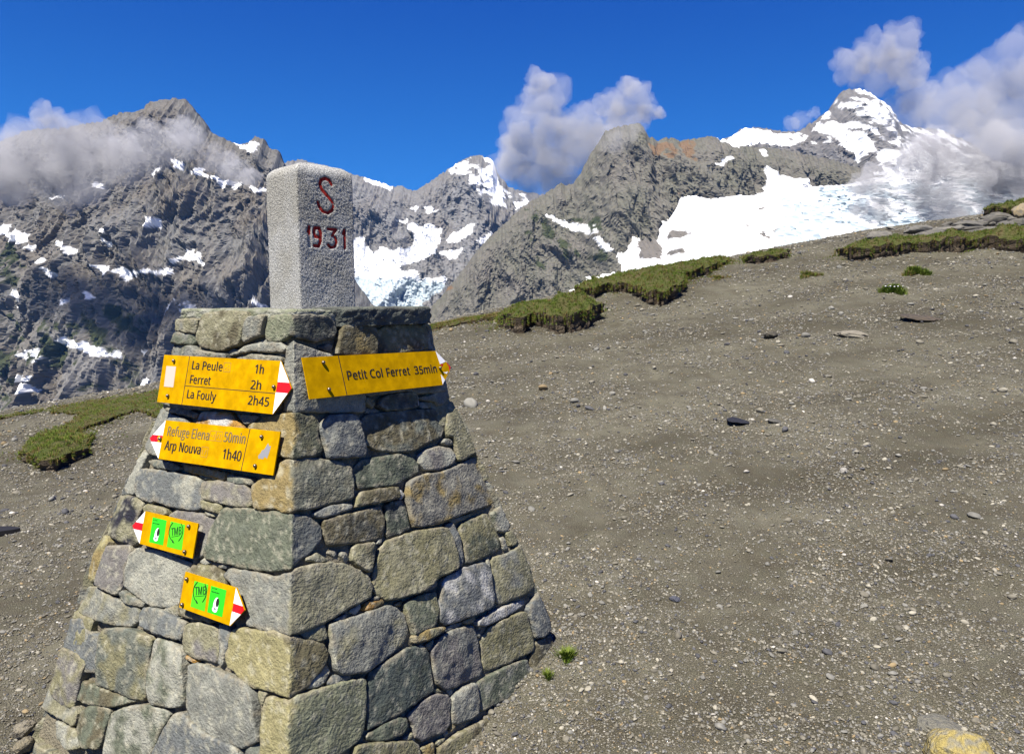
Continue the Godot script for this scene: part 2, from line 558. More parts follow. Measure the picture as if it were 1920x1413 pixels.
# one stone of the facing: outline in (s, h), built out from the face with a rough front, worn edges and a body that runs back into the wall
func stone_mesh(outline: PackedVector2Array, c1: Color, c2: Color, no: int) -> ArrayMesh:
	var mid := Vector2.ZERO
	for p in outline:
		mid += p / outline.size()
	var w := corner(0, mid.y).distance_to(corner(1, mid.y))
	var sc := Vector2(w, 1.04)
	var flat := PackedVector2Array()
	var smin := 9.0
	var smax := -9.0
	for p in outline:
		flat.append(p * sc)
		smin = minf(smin, p.x)
		smax = maxf(smax, p.x)
	if Geometry2D.is_polygon_clockwise(flat):
		flat.reverse()
	flat = largest(Geometry2D.offset_polygon(soften(flat), 0.0028))
	var size := 0.0
	for i in flat.size():
		size += 0.5 * flat[i].cross(flat[(i + 1) % flat.size()])
	size = sqrt(absf(size))
	var little := size < 0.055
	var step := 0.007 if little else 0.011
	var rim := resample(flat, step)
	for i in rim.size():
		var q := rim[i] * 1.0 + Vector2(no * 3.1, 0)
		rim[i] += Vector2(n_rock2.get_noise_2d(q.x, q.y), n_rock2.get_noise_2d(q.y + 40.0, q.x)) * (0.002 if little else 0.0034)
	var pts := rim.duplicate()
	var nb := rim.size()
	var ins := [0.0028, 0.008] if not little else [0.003]
	for d in ins:
		for p in Geometry2D.offset_polygon(rim, -d):
			if not Geometry2D.is_polygon_clockwise(p):
				for q in resample(p, step * 1.15):
					if pts[pts.size() - 1].distance_to(q) > step * 0.4:
						pts.append(q)
	var lo := rim[0]
	var hi := rim[0]
	for p in rim:
		lo = lo.min(p)
		hi = hi.max(p)
	var g := step * 1.05
	var r := RandomNumberGenerator.new()
	r.seed = 1000 + no
	var yy := lo.y
	var odd := 0
	while yy < hi.y:
		var xx := lo.x + (g * 0.5 if odd else 0.0)
		while xx < hi.x:
			var p := Vector2(xx + r.randf_range(-0.3, 0.3) * g, yy + r.randf_range(-0.3, 0.3) * g)
			if Geometry2D.is_point_in_polygon(p, rim) and edge_distance(p, rim) > (0.005 if little else 0.014):
				pts.append(p)
			xx += g
		yy += g * 0.87
		odd = 1 - odd
	if smin < -0.01 and smax > 0.01:
		var y := lo.y
		while y < hi.y:
			var p := Vector2(0, y)
			if Geometry2D.is_point_in_polygon(p, rim) and edge_distance(p, rim) > 0.004:
				pts.append(p)
			y += g
	var tri := Geometry2D.triangulate_delaunay(pts)
	var proud := r.randf_range(-0.004, 0.010) if not little else r.randf_range(-0.016, -0.004)
	if smin < -0.03 and smax > 0.03:
		proud = r.randf_range(-0.003, 0.002)
	var tilt := Vector2(r.randf_range(-0.05, 0.05), r.randf_range(-0.06, 0.04))
	if smin < -0.03 and smax > 0.03:
		tilt *= 0.3
	var rough := r.randf_range(0.5, 1.25)
	var cuts := []
	for i in 4:
		cuts.append([Vector2.from_angle(r.randf() * TAU), r.randf_range(0.2, 0.45) * size, r.randf_range(0.08, 0.3)])
	var v := PackedVector3Array()
	var col := PackedColorArray()
	var wraps := smin < -0.03 and smax > 0.03
	var mixed := r.randf_range(-0.12, 0.22)
	if c2 == TONES.black:
		mixed = 0.24
	var mid_flat := mid * sc
	for i in pts.size():
		var p := pts[i]
		var e := edge_distance(p, rim) if i >= nb else 0.0
		var q := Vector3(p.x * 1.0 + no * 2.7, p.y, no * 1.3)
		var z := proud + (p - mid_flat).dot(tilt)
		z += 0.0055 * rough * n_rock1.get_noise_3dv(q) + 0.0034 * rough * n_rock2.get_noise_3dv(q) + 0.0012 * n_rock4.get_noise_3dv(q)
		var chipped := 0.0
		for c in cuts:
			chipped = maxf(chipped, ((p - mid_flat).dot(c[0]) - c[1] + 0.012 * n_rock3.get_noise_3dv(q)) * c[2])
		var deepest := 0.005 if wraps else 0.011
		z -= deepest * (1.0 - exp(-chipped / deepest))
		z -= (0.005 if not little else 0.004) * pow(clampf(1.0 - e / (0.005 if not little else 0.006), 0.0, 1.0), 2.0)
		v.append(on_cairn(p.x / sc.x, p.y / sc.y, z))
		var k := smoothstep(-0.12, 0.30, n_rock3.get_noise_3dv(q * 0.8) + mixed - 0.12)
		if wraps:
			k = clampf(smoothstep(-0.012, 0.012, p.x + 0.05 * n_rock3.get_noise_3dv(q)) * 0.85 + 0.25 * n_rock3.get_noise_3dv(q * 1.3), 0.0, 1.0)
		var c := c1.lerp(c2, k)
		c = c * (1.0 + 0.30 * n_rock2.get_noise_3dv(q * 0.9) + 0.22 * n_rock4.get_noise_3dv(q))
		# pale mortar smeared along worn edges
		if e < 0.012 and n_rock3.get_noise_3dv(q * 1.7) > 0.08:
			c = c.lerp(TONES.mortar, 0.55)
		# pale lichen flecks
		c = c.lerp(Color(0.47, 0.453, 0.342), 0.5 * smoothstep(0.22, 0.42, n_rock2.get_noise_3dv(q * 1.4 + Vector3(9, 3, 1))))
		c.a = 1.0
		col.append(c)
	var idx := PackedInt32Array()
	for t in range(0, tri.size(), 3):
		var a := pts[tri[t]]
		var b := pts[tri[t + 1]]
		var c := pts[tri[t + 2]]
		if not Geometry2D.is_point_in_polygon((a + b + c) / 3.0, rim):
			continue
		if (b - a).cross(c - a) > 0.0:
			idx.append_array([tri[t], tri[t + 2], tri[t + 1]])
		else:
			idx.append_array([tri[t], tri[t + 1], tri[t + 2]])
	# the sides, running back into the wall
	var first := v.size()
	for i in nb:
		var p := mid_flat.lerp(rim[i], 0.97)
		v.append(on_cairn(p.x / sc.x, p.y / sc.y, -0.055))
		col.append(col[i] * 0.95)
	for i in nb:
		var j := (i + 1) % nb
		idx.append_array([i, j, first + i, j, first + j, first + i])
	return arrays_mesh(v, idx, col)

func build_cairn() -> void:
	var cairn := base("stone_cairn")
	tag(cairn, "tapering square cairn of mortared grey, green and ochre stones", "cairn")
	# the mortared rubble core behind the facing stones
	var v := PackedVector3Array()
	var col := PackedColorArray()
	var idx := PackedInt32Array()
	var ns := 220
	var nh := 90
	for j in nh + 1:
		var h := lerpf(-0.3, 1.50, float(j) / nh)
		for i in ns:
			var s := -1.0 + 4.0 * i / ns
			var p := on_cairn(s, h, 0.0)
			v.append(on_cairn(s, h, -0.024 + 0.011 * n_rock3.get_noise_3dv(p) + 0.006 * n_rock2.get_noise_3dv(p)))
			col.append(TONES.mortar * (0.72 + 0.4 * n_rock2.get_noise_3dv(p)))
			col[col.size() - 1].a = 1.0
	for j in nh:
		for i in ns:
			var a := j * ns + i
			var b := j * ns + (i + 1) % ns
			idx.append_array([a, a + ns, b, b, a + ns, b + ns])
	v.append(AXIS + Vector3(0, 1.50, 0))
	col.append(TONES.mortar)
	for i in ns:
		idx.append_array([nh * ns + i, v.size() - 1, nh * ns + (i + 1) % ns])
	put(arrays_mesh(v, idx, col), "mortar_core", M.mortar, cairn)
	var no := 0
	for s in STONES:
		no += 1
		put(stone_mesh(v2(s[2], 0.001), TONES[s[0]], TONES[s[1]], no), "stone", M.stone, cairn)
	# the courses that run on round the far sides and down into the ground
	var names := ["grey", "tan", "slate", "olive", "green", "brown", "greygreen", "pale", "purple"]
	var r := RandomNumberGenerator.new()
	r.seed = 77
	for face in [-1, 0, 1, 2]:
		var h := -0.16
		while h < 1.42:
			var dh := r.randf_range(0.13, 0.21)
			if h + dh > 1.40:
				dh = 1.47 - h
			var width := corner(0, h).distance_to(corner(1, h))
			var s := 0.0
			while s < 0.999:
				var ds := r.randf_range(0.16, 0.32) / width
				if s + ds > 0.88:
					ds = 1.0 - s
				var front := -1.0
				if face == -1 or face == 0:
					var off := 1.0 - (s + 0.5 * ds) if face == -1 else s + 0.5 * ds
					front = 0.33 - 0.36 * off
				if front < 0.0 or h + dh < front:
					var a: float = face + s + 0.004
					var b: float = face + s + ds - 0.004
					var j := func() -> float: return r.randf_range(-0.012, 0.012)
					var poly := PackedVector2Array([Vector2(a, h + 0.004), Vector2((a + b) / 2, h + 0.004 + j.call()), Vector2(b, h + 0.004), Vector2(b, h + dh / 2), Vector2(b, h + dh - 0.004), Vector2((a + b) / 2, h + dh - 0.004 + j.call()), Vector2(a, h + dh - 0.004), Vector2(a, h + dh / 2)])
					no += 1
					put(stone_mesh(poly, TONES[names[r.randi() % names.size()]], TONES[names[r.randi() % names.size()]], no), "stone", M.stone, cairn)
				s += ds
			h += dh
	# cement bed and the dark slab that cap it
	var bed := PackedVector2Array()
	for k in 4:
		for f in [0.0, 0.14, 0.3, 0.45, 0.6, 0.75, 0.9]:
			var p := corner(k - 1, 1.5).lerp(corner(k, 1.5), f) - AXIS
			bed.append(Vector2(p.x, -p.z) * (0.965 + r.randf_range(-0.012, 0.012)))
	put(slab_mesh(bed, 1.484, 1.524, TONES.pale, TONES.palegreen, 900), "cement_bed", M.stone, cairn)
	var along: Array = [[0.19, -0.03], [0.35, 0.012], [0.5, 0.018], [0.66, 0.012], [0.82, 0.02], [0.97, 0.006], [1.0, -0.03], [0.95, -0.16], [0.6, -0.20], [0.3, -0.15]]
	var slab := PackedVector2Array()
	for a in along:
		var p := on_cairn(minf(a[0], 0.999), 1.5, a[1]) - AXIS
		slab.append(Vector2(p.x, -p.z))
	put(slab_mesh(slab, 1.468, 1.530, TONES.greygreen, TONES.dark, 901), "capping_slab", M.stone, cairn)

# a flat stone lying level: outline in (x, -z) about the cairn's axis
func slab_mesh(outline: PackedVector2Array, y0: float, y1: float, c1: Color, c2: Color, no: int) -> ArrayMesh:
	var p := outline
	if Geometry2D.is_polygon_clockwise(p):
		p.reverse()
	var rim := resample(p, 0.012)
	var pts := rim.duplicate()
	var nb := rim.size()
	for d in [0.006, 0.02, 0.06]:
		for q in Geometry2D.offset_polygon(rim, -d):
			pts.append_array(resample(q, 0.016 + d * 0.4))
	var lo := rim[0]
	var hi := rim[0]
	for q in rim:
		lo = lo.min(q)
		hi = hi.max(q)
	for j in 24:
		for i in 24:
			var q := Vector2(lerpf(lo.x, hi.x, (i + 0.5) / 24.0), lerpf(lo.y, hi.y, (j + 0.5) / 24.0))
			if Geometry2D.is_point_in_polygon(q, rim) and edge_distance(q, rim) > 0.07:
				pts.append(q)
	var tri := Geometry2D.triangulate_delaunay(pts)
	var v := PackedVector3Array()
	var col := PackedColorArray()
	var idx := PackedInt32Array()
	var shade := func(q: Vector3) -> Color:
		var c: Color = c1.lerp(c2, smoothstep(-0.2, 0.3, n_rock3.get_noise_3dv(q))) * (1.0 + 0.4 * n_rock2.get_noise_3dv(q))
		c.a = 1.0
		return c
	for i in pts.size():
		var q := Vector3(pts[i].x, no, pts[i].y)
		var e := 0.005 if i < nb else 0.0
		var at := AXIS + Vector3(pts[i].x, y1 - e + 0.004 * n_rock1.get_noise_3dv(q) + 0.003 * n_rock2.get_noise_3dv(q), -pts[i].y)
		v.append(at)
		col.append(shade.call(at))
	for t in range(0, tri.size(), 3):
		var a := pts[tri[t]]
		var b := pts[tri[t + 1]]
		var c := pts[tri[t + 2]]
		if not Geometry2D.is_point_in_polygon((a + b + c) / 3.0, rim):
			continue
		if (b - a).cross(c - a) > 0.0:
			idx.append_array([tri[t], tri[t + 2], tri[t + 1]])
		else:
			idx.append_array([tri[t], tri[t + 1], tri[t + 2]])
	var rows := 7
	var before := 0
	for j in range(1, rows + 1):
		var first := v.size()
		for i in nb:
			var y := lerpf(y1 - 0.005, y0, float(j) / rows)
			var q := Vector3(rim[i].x, y * 3.0 + no, rim[i].y)
			var out := 1.0 + 0.022 * n_rock2.get_noise_3dv(q) + 0.012 * n_rock4.get_noise_3dv(q * Vector3(0.4, 1.5, 0.4))
			var at := AXIS + Vector3(rim[i].x * out, y, -rim[i].y * out)
			v.append(at)
			col.append(shade.call(at * Vector3(1, 3, 1)))
		for i in nb:
			var k := (i + 1) % nb
			idx.append_array([before + i, before + k, first + i, before + k, first + k, first + i])
		before = first
	return arrays_mesh(v, idx, col)

# ------------------------------------------------------------------ the boundary stone on top
const STONE_AT := Vector3(-0.717, 1.522, -2.603)
const HALF := 0.110
const LETTERS := {
	"S": [[24, 429, 16, 442, 0, 447, -17, 440, -22, 425, -14, 407, 6, 389, 22, 374, 30, 359, 24, 341, 6, 331, -14, 335, -27, 350, -32, 364]],
	"1": [[-73, 262, -68, 279, -67, 214]],
	"9": [[-26, 246, -46, 247, -50, 262, -46, 277, -29, 277, -24, 262, -26, 232, -33, 216, -50, 217]],
	"3": [[6, 277, 37, 276, 21, 254, 34, 248, 38, 234, 31, 218, 14, 213, 5, 222]],
	"1 ": [[66, 264, 72, 278, 72, 213]]}

func build_boundary_stone() -> void:
	var t := base("boundary_stone", STONE_AT)
	tag(t, "pale granite boundary stone carved S 1931 standing on the cairn", "boundary stone")
	var strokes := []
	for k in LETTERS:
		for line in LETTERS[k]:
			strokes.append(v2(line, 0.001))
	# outline of the shaft, with rounded edges; the carved side is sampled most finely
	var rim := PackedVector2Array()
	var side := PackedInt32Array()
	var n := [46, 92, 26, 26]
	var rad := 0.008
	for k in 4:
		# the side k runs between the corners at angle 90 k - 90 and 90 k; seen from above, side 1 looks ahead to the camera's other side
		var ang := deg_to_rad(-45.0 + 90.0 * k)
		var nrm := Vector2(sin(ang), cos(ang))
		var tng := Vector2(cos(ang), -sin(ang))
		for i in n[k]:
			var a := lerpf(-HALF + rad, HALF - rad, float(i) / (n[k] - 1))
			rim.append(nrm * HALF + tng * a)
			side.append(k)
		for i in range(1, 7):
			var q := ang + deg_to_rad(90.0) * i / 7.0
			var cc := nrm * (HALF - rad) + tng * (HALF - rad)
			rim.append(cc + Vector2(sin(q), cos(q)) * rad)
			side.append(-1)
	var nb := rim.size()
	var profile := []
	var rows := 190
	for j in rows + 1:
		profile.append(Vector2(0.0, 0.452 * j / rows))
	for j in range(1, 15):
		var q := PI / 2 * j / 14.0
		profile.append(Vector2(0.048 * (1.0 - cos(q)), 0.452 + 0.044 * sin(q)))
	for j in range(1, 9):
		var q := j / 8.0
		profile.append(Vector2(lerpf(0.048, 0.109, q), 0.496 + 0.014 * sin(q * PI / 2)))
	var v := PackedVector3Array()
	var col := PackedColorArray()
	var idx := PackedInt32Array()
	var chip := noise(301, 9.0, 3)
	var pit := noise(302, 110.0, 3)
	var stain := noise(303, 5.0, 4)
	for j in profile.size():
		var pr: Vector2 = profile[j]
		for i in nb:
			var p := rim[i]
			var f := (HALF - pr.x) / HALF
			var at := Vector3(p.x * f, pr.y, p.y * f)
			var nrm := Vector3(p.x, 0.0, p.y).normalized()
			var deep := 0.0
			if side[i] == 1 and pr.y > 0.19 and pr.y < 0.46:
				var a := (Vector2(p.x, p.y)).dot(Vector2(cos(deg_to_rad(45.0)), -sin(deg_to_rad(45.0))))
				var q := Vector2(a, pr.y)
				var best := 1.0
				for s in strokes:
					for m in s.size() - 1:
						best = minf(best, q.distance_to(Geometry2D.get_closest_point_to_segment(q, s[m], s[m + 1])))
				deep = 0.0036 * (1.0 - smoothstep(0.0050, 0.0076, best))
			at += nrm * (0.0022 * chip.get_noise_3dv(at) + 0.0015 * pit.get_noise_3dv(at) * (1.0 if deep <= 0.0 else 0.2) - deep)
			v.append(at)
			var c := Color(0.429, 0.432, 0.41).lerp(Color(0.37, 0.364, 0.325), smoothstep(-0.2, 0.4, stain.get_noise_3dv(at)))
			c = c * (1.0 + 0.35 * pit.get_noise_3dv(at * 1.3))
			c.a = 1.0
			col.append(c)
	for j in profile.size() - 1:
		for i in nb:
			var a := j * nb + i
			var b := j * nb + (i + 1) % nb
			idx.append_array([a, a + nb, b, b, a + nb, b + nb])
	put(arrays_mesh(v, idx, col), "shaft", M.granite, t)
	# the red paint in the cut letters
	var ang := deg_to_rad(45.0)
	var nrm := Vector3(sin(ang), 0, cos(ang))
	var tng := Vector3(cos(ang), 0, -sin(ang))
	for k in LETTERS:
		var st := SurfaceTool.new()
		st.begin(Mesh.PRIMITIVE_TRIANGLES)
		for line in LETTERS[k]:
			var s := v2(line, 0.001)
			ribbon(st, s, 0.0054, nrm * (HALF - 0.0028), tng)
		put(st.commit(), "letter", M.paint, t)

# a flat painted stroke along a polyline on an upright face
func ribbon(st: SurfaceTool, s: PackedVector2Array, half: float, off: Vector3, tng: Vector3) -> void:
	st.set_normal(off.normalized())
	var put_tri := func(a: Vector2, b: Vector2, c: Vector2) -> void:
		var q := [a, b, c]
		if (b - a).cross(c - a) > 0.0:
			q = [a, c, b]
		for p in q:
			st.add_vertex(off + tng * p.x + Vector3(0, p.y, 0))
	for i in s.size() - 1:
		var d := (s[i + 1] - s[i]).normalized()
		var m := Vector2(-d.y, d.x) * half
		put_tri.call(s[i] + m, s[i] - m, s[i + 1] - m)
		put_tri.call(s[i] + m, s[i + 1] - m, s[i + 1] + m)
	for p in s:
		for i in 10:
			put_tri.call(p, p + Vector2.from_angle(TAU * i / 10) * half, p + Vector2.from_angle(TAU * (i + 1) / 10) * half)

# ------------------------------------------------------------------ trail signs bolted to the cairn
# a sign's own axes: x along the board, y up it, z out of its face; its numbers are millimetres
func board(label: String, centre: Vector3, x: Vector3, y: Vector3, outline: Array) -> Node3D:
	var t := base("trail_sign")
	var z := x.cross(y).normalized()
	t.transform = Transform3D(Basis(x.normalized(), z.cross(x).normalized(), z), centre)
	tag(t, label, "trail sign", "yellow trail signs on the cairn")
	put(plate(v2(outline, 0.001), -0.004, 0.0), "board", M.yellow, t)
	return t

func sheet(t: Node3D, called: String, outline: Array, m: Material, z := 0.0006, z0 := 0.0001) -> MeshInstance3D:
	return put(plate(v2(outline, 0.001), z0, z), called, m, t)

func bolt(t: Node3D, x: float, y: float) -> void:
	var b := SphereMesh.new()
	b.radius = 0.0062
	b.height = 0.0124
	b.radial_segments = 14
	b.rings = 7
	var o := put(b, "bolt", M.steel, t)
	o.position = Vector3(x, y, 4.0) * 0.001
	var c := CylinderMesh.new()
	c.top_radius = 0.0042
	c.bottom_radius = 0.0042
	c.height = 0.06
	c.radial_segments = 10
	var s := put(c, "shank", M.steel, o)
	s.rotation_degrees.x = 90
	s.position.z = -0.028

var font := FontVariation.new()

# lettering whose left end, baseline, width and height of capitals are given
func words(t: Node3D, text: String, x: float, y: float, width: float, cap: float, m: Material, turn := 0.0) -> void:
	if font.base_font == null:
		var plain_font := SystemFont.new()
		plain_font.font_names = PackedStringArray(["Droid Sans"])
		font.base_font = plain_font
	var tm := TextMesh.new()
	tm.font = font
	tm.text = text
	tm.font_size = 64
	tm.pixel_size = 0.001
	tm.depth = 0.0
	tm.curve_step = 1.0
	tm.horizontal_alignment = HORIZONTAL_ALIGNMENT_LEFT
	tm.vertical_alignment = VERTICAL_ALIGNMENT_BOTTOM
	var one := TextMesh.new()
	one.font = font
	one.text = "H"
	one.font_size = 64
	one.pixel_size = 0.001
	one.depth = 0.0
	one.horizontal_alignment = HORIZONTAL_ALIGNMENT_LEFT
	one.vertical_alignment = VERTICAL_ALIGNMENT_BOTTOM
	var bb := tm.get_aabb()
	var hb := one.get_aabb()
	var a := tm.get_mesh_arrays()
	var sx := width * 0.001 / bb.size.x
	var sy := cap * 0.001 / hb.size.y
	var v: PackedVector3Array = a[Mesh.ARRAY_VERTEX]
	for i in v.size():
		v[i] = Vector3((v[i].x - bb.position.x) * sx, (v[i].y - hb.position.y) * sy, 0.0)
	# the strokes a little heavier: the outline laid twice, a hair apart
	var n := v.size()
	var heavy := cap * 0.000045
	var normals: PackedVector3Array = a[Mesh.ARRAY_NORMAL]
	var order: PackedInt32Array = a[Mesh.ARRAY_INDEX]
	for i in n:
		v.append(v[i] + Vector3(heavy, heavy * 0.3, 0.00015))
		normals.append(normals[i])
	for i in order.size():
		order.append(order[i] + n)
	var made := []
	made.resize(Mesh.ARRAY_MAX)
	made[Mesh.ARRAY_VERTEX] = v
	made[Mesh.ARRAY_NORMAL] = normals
	made[Mesh.ARRAY_INDEX] = order
	var am := ArrayMesh.new()
	am.add_surface_from_arrays(Mesh.PRIMITIVE_TRIANGLES, made)
	var o := put(am, "lettering", m, t)
	o.position = Vector3(x, y, 1.1) * 0.001
	o.rotation.z = turn

func line(t: Node3D, a: Vector2, b: Vector2, half: float, m: Material, called := "rule") -> void:
	var d := (b - a).normalized()
	var n := Vector2(-d.y, d.x) * half
	var p := [a + n, a - n, b - n, b + n]
	sheet(t, called, [p[0].x, p[0].y, p[1].x, p[1].y, p[2].x, p[2].y, p[3].x, p[3].y], m, 0.0005)

func icon(t: Node3D, x0: float, y0: float, x1: float, y1: float, dots: Array) -> void:
	var w := 1.0
	for e in [[x0, y0, x1, y0], [x0, y1, x1, y1], [x0, y0, x0, y1], [x1, y0, x1, y1]]:
		line(t, Vector2(e[0], e[1]), Vector2(e[2], e[3]), w, M.icon, "icon_frame")
	for d in dots:
		line(t, Vector2(d[0], d[1]), Vector2(d[2], d[3]), 1.6, M.icon, "icon_mark")

func arc(t: Node3D, pts: Array, half: float, m: Material) -> void:
	var st := SurfaceTool.new()
	st.begin(Mesh.PRIMITIVE_TRIANGLES)
	var c := Curve2D.new()
	var p := v2(pts, 0.001)
	for i in p.size():
		var tn := (p[mini(i + 1, p.size() - 1)] - p[maxi(i - 1, 0)]) / 6.0
		c.add_point(p[i], -tn, tn)
	ribbon(st, c.tessellate(4, 4.0), half * 0.001, Vector3(0, 0, 0.0014), Vector3(1, 0, 0))
	put(st.commit(), "logo_arc", m, t)

func logo_sticker(t: Node3D, q: Array, lx: float, ly: float, left: Array, right: Array, head: Array) -> void:
	var s := sheet(t, "sticker", q, M.green_b, 0.0005)
	words(s, "TMB", lx - 1.0, ly - 1.0, 52.0, 24.0, M.dark_green, 0.25)
	arc(s, left, 1.6, M.dark_green)
	arc(s, right, 1.6, M.dark_green)
	sheet(s, "logo_arrow", head, M.dark_green, 0.0015, 0.0006)
	arc(s, [lx + 2.0, ly - 4.0, lx + 24.0, ly + 1.5, lx + 46.0, ly + 8.0], 0.6, M.dark_green)

func emblem_sticker(t: Node3D, q: Array, tx: float, ty: float, cx: float, cy: float) -> void:
	var s := sheet(t, "sticker", q, M.green_a, 0.0005)
	for w in [[0.0, 0.0, 7.0], [8.5, 0.5, 6.0], [16.0, 0.6, 8.0]]:
		line(s, Vector2(tx + w[0], ty + w[1]), Vector2(tx + w[0] + w[2], ty + w[1]), 1.7, M.dark_green, "small_print")
	for w in [[0.0, -10.0, 12.0], [13.5, -9.8, 9.0], [24.0, -9.5, 14.0]]:
		line(s, Vector2(tx + w[0], ty + w[1]), Vector2(tx + w[0] + w[2], ty + w[1]), 1.7, M.dark_green, "small_print")
	var oval := func(x: float, y: float, a: float, b: float, turn: float) -> Array:
		var out := []
		for i in 20:
			var p := Vector2(cos(TAU * i / 20) * a, sin(TAU * i / 20) * b).rotated(turn)
			out.append_array([x + p.x, y + p.y])
		return out
	sheet(s, "emblem", oval.call(cx, cy, 12.0, 20.0, -0.12), M.white, 0.0009, 0.0006)
	sheet(s, "emblem", oval.call(cx + 5.5, cy + 6.0, 7.0, 13.0, 0.0), M.black, 0.0013, 0.001)
	sheet(s, "emblem", oval.call(cx - 1.0, cy - 15.0, 12.0, 8.0, 0.0), M.white, 0.0017, 0.0014)
	sheet(s, "emblem", oval.call(cx - 1.0, cy - 13.5, 6.0, 4.0, 0.0), M.scrape, 0.0021, 0.0018)

func build_signs() -> void:
	# three destinations, pointing away from the path
	var t := board("yellow arrow sign listing La Peule, Ferret and La Fouly under the boundary stone", Vector3(-0.9699, 1.2860, -2.3363), Vector3(0.861, 0.0053, 0.5086), Vector3(0.1078, 0.9753, -0.1926), [-290.5, 82.5, 290.5, 82.5, 349, 7, 353, 1, 346, -8, 288, -82.5, -290.5, -82.5])
	sheet(t, "white_tip", [290.5, 82.2, 341.0, 17.3, 290.5, 17.3], M.white)
	sheet(t, "white_tip", [288.3, -82.0, 288.3, -15.0, 340.0, -15.0], M.white)
	sheet(t, "red_band", [290.2, 17.1, 341.0, 17.1, 348.5, 7, 352.5, 1, 346, -7.5, 340.2, -14.9, 288.3, -14.9], M.red)
	line(t, Vector2(-150.6, 82.0), Vector2(-154.0, -82.0), 1.3, M.black)
	line(t, Vector2(-152.5, -18.5), Vector2(289, -18.5), 1.0, M.black)
	sheet(t, "paper_label", [-268, 44, -215, 44, -213, -27.5, -265, -27.5], M.label)
	words(t, "La Peule", -129, 39, 154, 28, M.black)
	words(t, "1h", 181, 39, 40, 28, M.black)
	words(t, "Ferret", -129, -9, 105, 28, M.black)
	words(t, "2h", 172, -11, 47, 28, M.black)
	words(t, "La Fouly", -133, -59, 147, 28, M.black)
	words(t, "2h45", 170, -60, 94, 28, M.black)
	icon(t, 31, 38, 64, 67, [[38, 46, 44, 52], [50, 57, 55, 57], [52, 45, 55, 48]])
	for b in [[-228, 63], [-232, -58], [280, 1]]:
		bolt(t, b[0], b[1])
	# one destination, on the side away from the sun
	t = board("yellow arrow sign reading Petit Col Ferret 35min with a worn tip", Vector3(-0.4500, 1.3099, -2.4255), Vector3(0.5829, -0.0228, -0.8122), Vector3(-0.205, 0.9632, -0.1741), [-305, 65, 304, 65, 349.8, 22.7, 371.8, 0, 358.8, -16.5, 306, -65, -305, -65])
	sheet(t, "white_tip", [304.2, 64.5, 349, 22.7, 331, 17, 314, 14.0], M.white)
	sheet(t, "white_tip", [307.3, -25.2, 314, -33, 320.2, -41.5, 323.7, -47, 306.4, -63.5], M.white)
	sheet(t, "white_tip", [322.3, -17.5, 336, -18, 351.2, -15.7, 340.4, -25.5], M.white)
	sheet(t, "red_band", [352, 20, 371.4, 0, 358.6, -16.2, 362, 0, 356, 10], M.red)
	sheet(t, "red_band", [314.5, 13.6, 331.5, 13.4, 324, 3.8], M.red)
	line(t, Vector2(-162.7, 64.5), Vector2(-158, -64.5), 1.3, M.black)
	words(t, "Petit Col Ferret  35min", -143, -15.5, 431, 29, M.black)
	for b in [[-230, 45], [-228, -41], [307, -1]]:
		bolt(t, b[0], b[1])
	# two destinations, pointing along the path
	t = board("yellow arrow sign with worn lettering Refuge Elena and Arp Nouva", Vector3(-0.9422, 1.0927, -2.2538), Vector3(0.8617, 0.0214, 0.5069), Vector3(0.1221, 0.961, -0.2481), [-278, 65.5, 278, 65.5, 278, -65.5, -278, -65.5, -345.7, -1])
	sheet(t, "white_tip", [-278, 65, -278, 12.6, -332, 12.0], M.white)
	sheet(t, "white_tip", [-278, -65, -278, -11.6, -335, -11.8], M.white)
	sheet(t, "red_band", [-332, 12.2, -302, 12.4, -306, 2, -298, -4, -303, -11.6, -335, -11.6, -345.4, -1], M.red)
	sheet(t, "red_band", [-294, 12.4, -278, 12.6, -278, 3, -290, 5], M.red)
	line(t, Vector2(144, 65), Vector2(137, -65), 1.3, M.black)
	words(t, "Refuge Elena", -256, 15, 215, 31, M.faded)
	words(t, "50min", 32, 17, 99, 31, M.faded)
	words(t, "Arp Nouva", -256, -33, 186, 31, M.black)
	words(t, "1h40", 40, -37, 86, 31, M.black)
	icon(t, -38, 16, -10, 46, [[-32, 30, -26, 30], [-20, 24, -16, 36]])
	icon(t, -8, 16, 22, 46, [[-2, 24, 4, 38], [10, 24, 14, 38]])
	icon(t, -66, -39, -34, -8, [[-58, -32, -58, -16], [-48, -32, -42, -16]])
	sheet(t, "scrape", [234, 27, 242, 18, 249, 20, 246, 2, 241, -19, 230, -14, 224, -22, 214, -21, 204, -22, 201, -14, 210, -4, 213, 4, 222, 6, 228, 16], M.scrape, 0.0004)
	for b in [[-285, 1], [205, 44], [199, -45]]:
		bolt(t, b[0], b[1])
	# the two small route signs
	t = board("small yellow sign with green stickers whose arrow tip touches the black lichen", Vector3(-1.1146, 0.8006, -2.2663), Vector3(0.8484, 0.0176, 0.5291), Vector3(0.1181, 0.968, -0.2216), [-143, 54, 143, 54, 143, -54, -143, -54, -202.3, -2.7])
	sheet(t, "white_tip", [-144, 53.6, -144, 13, -186, 12.2], M.white)
	sheet(t, "white_tip", [-144, -53.6, -144, -11.4, -192, -12.2], M.white)
	sheet(t, "red_band", [-186.4, 12, -144, 12.8, -144, -11.2, -192, -12, -201.8, -2.7], M.red)
	emblem_sticker(t, [-97, 40.6, -19.4, 40.6, -16, -39, -94, -40.4], -92.0, 32.4, -58.0, -9.0)
	logo_sticker(t, [2.3, 41.4, 79, 41.0, 84, -38.5, 4.3, -40.0], 19.0, -2.0, [15.4, 38.2, 6.0, 24.7, 4.2, 5.8, 14.9, -9.8, 33, -19], [60.0, 41.1, 70.7, 29.9, 73.7, 16.2, 71.2, 1.7, 61.1, -12.5], [30, -14, 41, -23, 29, -22])
